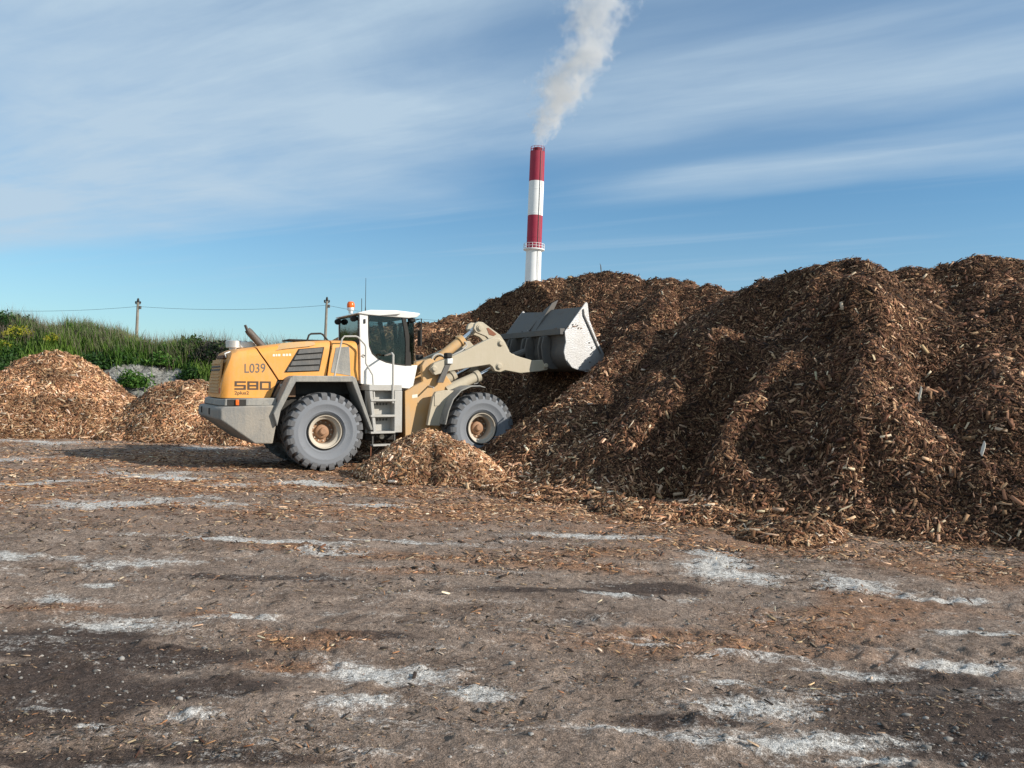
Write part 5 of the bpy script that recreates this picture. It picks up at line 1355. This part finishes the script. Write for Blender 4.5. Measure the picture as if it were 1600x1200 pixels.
part(MB().prism([(0.28, 2.40), (0.62, 2.52), (0.98, 2.62), (0.95, 2.54), (0.60, 2.40)], 0.30, 0.62), 'arm_bridge', M_YDUST, bevel=0.01, **FP)
# bucket
BW = 1.66
side = [(3.84, 3.32), (4.49, 4.11), (4.54, 4.08), (4.60, 3.66), (4.85, 3.13), (5.20, 2.58), (5.24, 2.44), (4.56, 2.285), (4.24, 2.33), (4.08, 2.38), (3.95, 2.47), (3.86, 2.62), (3.82, 2.80), (3.85, 2.95), (3.88, 3.05), (3.86, 3.15)]
bk = MB()
inner = [(3.84, 3.32), (3.86, 3.15), (3.88, 3.05), (3.87, 2.95), (3.83, 2.80), (3.87, 2.62), (3.96, 2.47), (4.09, 2.385), (4.25, 2.335), (4.56, 2.30), (5.22, 2.46)]
pts = [(x, z) for x, z in inner]; n_ = len(pts); rings = []
for y in (-BW + 0.02, BW - 0.02):
    rings.append([(x, y, z) for x, z in pts] + [(x + 0.03, y, z + 0.03) for x, z in reversed(pts)])
bk.loft(rings)
bucket = part(bk, 'bucket', M_BUCK, bevel=0.008, **FP)
for s in (-1, 1):
    y0, y1 = sorted((s * BW, s * (BW - 0.035)))
    sp_ = MB().prism(side, y0, y1).build('side_plate', M_STEEL, bucket, 0.006)
    ya, yb = sorted((s * BW, s * (BW + 0.03)))
    MB().prism([(4.385, 3.92), (4.41, 3.92), (4.43, 3.78), (4.98, 2.78), (4.93, 2.78), (4.39, 3.76)], ya, yb).build('edge_bar', M_DARKG, bucket, 0.004)
    MB().prism([(3.90, 2.56), (3.93, 2.60), (4.06, 2.46), (4.26, 2.385), (4.60, 2.36), (4.60, 2.29), (4.24, 2.335), (4.05, 2.395)], ya, yb).build('heel_strip', M_STEEL, bucket, 0.006)
    MB().box(4.46, 4.62, ya, yb + 0.0, 2.285, 2.36).build('wear_block', M_ALU, bucket, 0.004)
    for (x, z) in ((4.08, 3.50), (4.62, 2.55), (4.68, 2.92), (4.60, 3.05)):
        MB().lathe([(0.022, s * 0.0), (0.022, s * 0.012), (0.0001, s * 0.013)], (x, s * BW, z), 'y', 8, caps=False).build('bolt', M_DARKG, bucket)
MB().box(3.72, 3.90, -BW + 0.04, BW - 0.04, 3.24, 3.40).build('top_beam', M_BUCK, bucket, 0.01)
MB().box(5.18, 5.34, -BW, BW, 2.42, 2.48).build('cutting_edge', M_STEEL, bucket, 0.01)
# ribs and lugs on the back
for yy in (-0.98, -0.80, 0.74, 0.92, -0.12, 0.10):
    MB().prism([(3.80, 3.26), (3.62, 3.20), (3.56, 2.95), (3.60, 2.62), (3.70, 2.40), (3.86, 2.36), (4.10, 2.37), (3.92, 2.52), (3.84, 2.70), (3.83, 3.0)], yy, yy + 0.05).build('mounting_rib', M_BUCK, bucket, 0.008)
# spill guard above the back edge: two leaves and a centre tooth
def guard(ya, yb, xa, za, xb, zb_, nm): MB().loft([[(3.85, ya, 3.36), (xa, ya, za), (xa + 0.03, ya, za - 0.01), (3.88, ya, 3.36)], [(3.85, yb, 3.36), (xb, yb, zb_), (xb + 0.03, yb, zb_ - 0.01), (3.88, yb, 3.36)]]).build(nm, M_BUCK, bucket, 0.004)
guard(-1.62, -0.06, 4.40, 3.98, 4.40, 4.02, 'spill_guard')
guard(0.30, 1.62, 4.38, 3.98, 4.44, 4.06, 'spill_guard')
MB().prism([(3.85, 3.36), (4.42, 4.20), (4.62, 4.30), (4.44, 3.95), (4.40, 3.6), (4.3, 3.36)], -0.10, -0.05).build('centre_tooth', M_BUCK, bucket, 0.006)
MB().loft([[(3.9, -0.06, 3.36), (4.42, -0.06, 4.18), (4.44, -0.06, 4.16), (3.93, -0.06, 3.36)], [(3.9, 0.35, 3.36), (4.40, 0.30, 4.04), (4.42, 0.30, 4.02), (3.93, 0.35, 3.36)]]).build('centre_guard', M_BUCK, bucket, 0.004)


# chips carried in the bucket: a thing of their own
def bucket_load():
    nx, ny = 30, 60
    xs = np.linspace(3.92, 5.0, nx); ys = np.linspace(-BW + 0.06, BW - 0.06, ny); X, Y = np.meshgrid(xs, ys)
    crown = np.sqrt(np.clip(1 - (Y / BW) ** 2, 0, 1))
    Z = 3.34 + 0.42 * crown * sstep(X, 3.9, 4.5) - 0.5 * sstep(X, 4.5, 5.0) + 0.10 * fbm(X * 3, Y * 3, 5, 3)
    i = np.arange(nx * ny).reshape(ny, nx); f = np.stack([i[:-1, :-1], i[:-1, 1:], i[1:, 1:], i[1:, :-1]], -1).reshape(-1, 4)
    def tw(x, y, z):
        p = np.stack([x, y, z], 1); o = np.array(PIV); return o + p[:, :1] * np.array(F2) + p[:, 1:2] * np.array(L2) + p[:, 2:] * np.array(U1)
    o = mesh_np('bucket_load', tw(X.ravel(), Y.ravel(), Z.ravel()), f.ravel(), np.full(len(f), 4), M_PILE_D, smooth=True)
    tag(o, 'dark wood chips heaped in the raised loader bucket', 'wood chips')
    n = 5000; j = RNG.integers(0, nx * ny, n)
    p = tw(X.ravel()[j] + RNG.normal(0, 0.02, n), Y.ravel()[j] + RNG.normal(0, 0.03, n), Z.ravel()[j] + 0.01)
    nr = np.tile([[-0.3, -0.2, 0.93]], (n, 1)); nr /= np.linalg.norm(nr, axis=1, keepdims=True)
    ln = np.clip(RNG.lognormal(math.log(0.09), 0.4, n), 0.03, 0.25); wd = ln * 0.3
    chip_mesh('wood_chips', p, nr, ln, wd, wd * 0.4, pick(PAL_DARK, n), o, 0.4)


bucket_load()


# operator in the cab
def operator():
    me = bpy.data.meshes.new('operator')
    J = [(0, 0, 0), (-0.02, 0, 0.22), (-0.03, 0, 0.44), (-0.02, 0, 0.56), (0.02, 0, 0.68), (0.03, 0, 0.78),
         (-0.02, -0.19, 0.49), (0.06, -0.25, 0.24), (0.32, -0.19, 0.20), (0.42, -0.15, 0.24),
         (-0.02, 0.19, 0.49), (0.06, 0.25, 0.24), (0.32, 0.19, 0.20), (0.42, 0.15, 0.24),
         (0.06, -0.10, -0.01), (0.42, -0.13, 0.02), (0.50, -0.13, -0.38), (0.62, -0.13, -0.40),
         (0.06, 0.10, -0.01), (0.42, 0.13, 0.02), (0.50, 0.13, -0.38), (0.62, 0.13, -0.40)]
    E = [(0, 1), (1, 2), (2, 3), (3, 4), (4, 5), (2, 6), (6, 7), (7, 8), (8, 9), (2, 10), (10, 11), (11, 12), (12, 13), (0, 14), (14, 15), (15, 16), (16, 17), (0, 18), (18, 19), (19, 20), (20, 21)]
    Rr = [0.15, 0.15, 0.15, 0.065, 0.105, 0.085, 0.075, 0.055, 0.042, 0.04, 0.075, 0.055, 0.042, 0.04, 0.10, 0.075, 0.05, 0.05, 0.10, 0.075, 0.05, 0.05]
    me.from_pydata(J, E, [])
    o = bpy.data.objects.new('person', me); COL.objects.link(o)
    sm = o.modifiers.new('skin', 'SKIN'); me.skin_vertices or None
    for k, sv in enumerate(me.skin_vertices[0].data): sv.radius = (Rr[k], Rr[k]); sv.use_root = (k == 0)
    o.modifiers.new('sub', 'SUBSURF').levels = 2; o.modifiers['sub'].render_levels = 2
    dg = bpy.context.evaluated_depsgraph_get(); m2 = bpy.data.meshes.new_from_object(o.evaluated_get(dg)); o.modifiers.clear(); o.data = m2
    m2.materials.clear()
    for mm in (M_CLOTH, M_SKIN): m2.materials.append(mm)
    for p in m2.polygons:
        c = p.center; p.use_smooth = True
        p.material_index = 1 if (c.z > 0.545 or (c.x > 0.36 and c.z > 0.15)) else 0
    _w = Matrix((F1, L1, U1)).transposed().to_4x4(); _w.translation = LO + F1 * 1.37 + U1 * 2.50; o.matrix_world = _w
    tag(o, 'operator in green hi-vis vest seated behind the loader cab glass', 'person')
    rings = []
    for (z, rx, ry) in ((-0.02, 0.185, 0.185), (0.15, 0.185, 0.19), (0.32, 0.18, 0.20), (0.46, 0.165, 0.215), (0.545, 0.09, 0.14)):
        rings.append([(-0.025 + rx * math.cos(a), ry * math.sin(a), z) for a in np.linspace(0, 2 * math.pi, 16, endpoint=False)])
    MB().loft(rings, caps=False).build('safety_vest', M_VEST, o)
    MB().lathe([(0.118, 0.70), (0.12, 0.76), (0.10, 0.82), (0.05, 0.86), (0.0001, 0.865)], (0.02, 0, 0), 'z', 16, caps=False).build('hair', plain('brown_hair', (0.05, 0.03, 0.02), 0.8), o)
    for s in (-1, 1):
        MB().lathe([(0.012, -0.01), (0.014, 0.0), (0.012, 0.01)], (0.128, s * 0.035, 0.70), 'z', 8).build('eye', M_BLACK, o)
        hb = MB()
        for k in range(4): hb.tube([(0.42, s * (0.12 + 0.016 * k), 0.26), (0.47, s * (0.115 + 0.016 * k), 0.25), (0.49, s * (0.115 + 0.016 * k), 0.215)], [0.010, 0.009, 0.008], 6)
        hb.tube([(0.41, s * 0.11, 0.24), (0.45, s * 0.10, 0.215), (0.475, s * 0.115, 0.205)], 0.010, 6)
        hb.build('fingers', M_SKIN, o)
    MB()._add([(0.118, -0.018, 0.67), (0.118, 0.018, 0.67), (0.128, 0.008, 0.72), (0.128, -0.008, 0.72), (0.150, 0, 0.675)], [(0, 1, 4), (1, 2, 4), (2, 3, 4), (3, 0, 4)]).build('nose', M_SKIN, o)


operator()
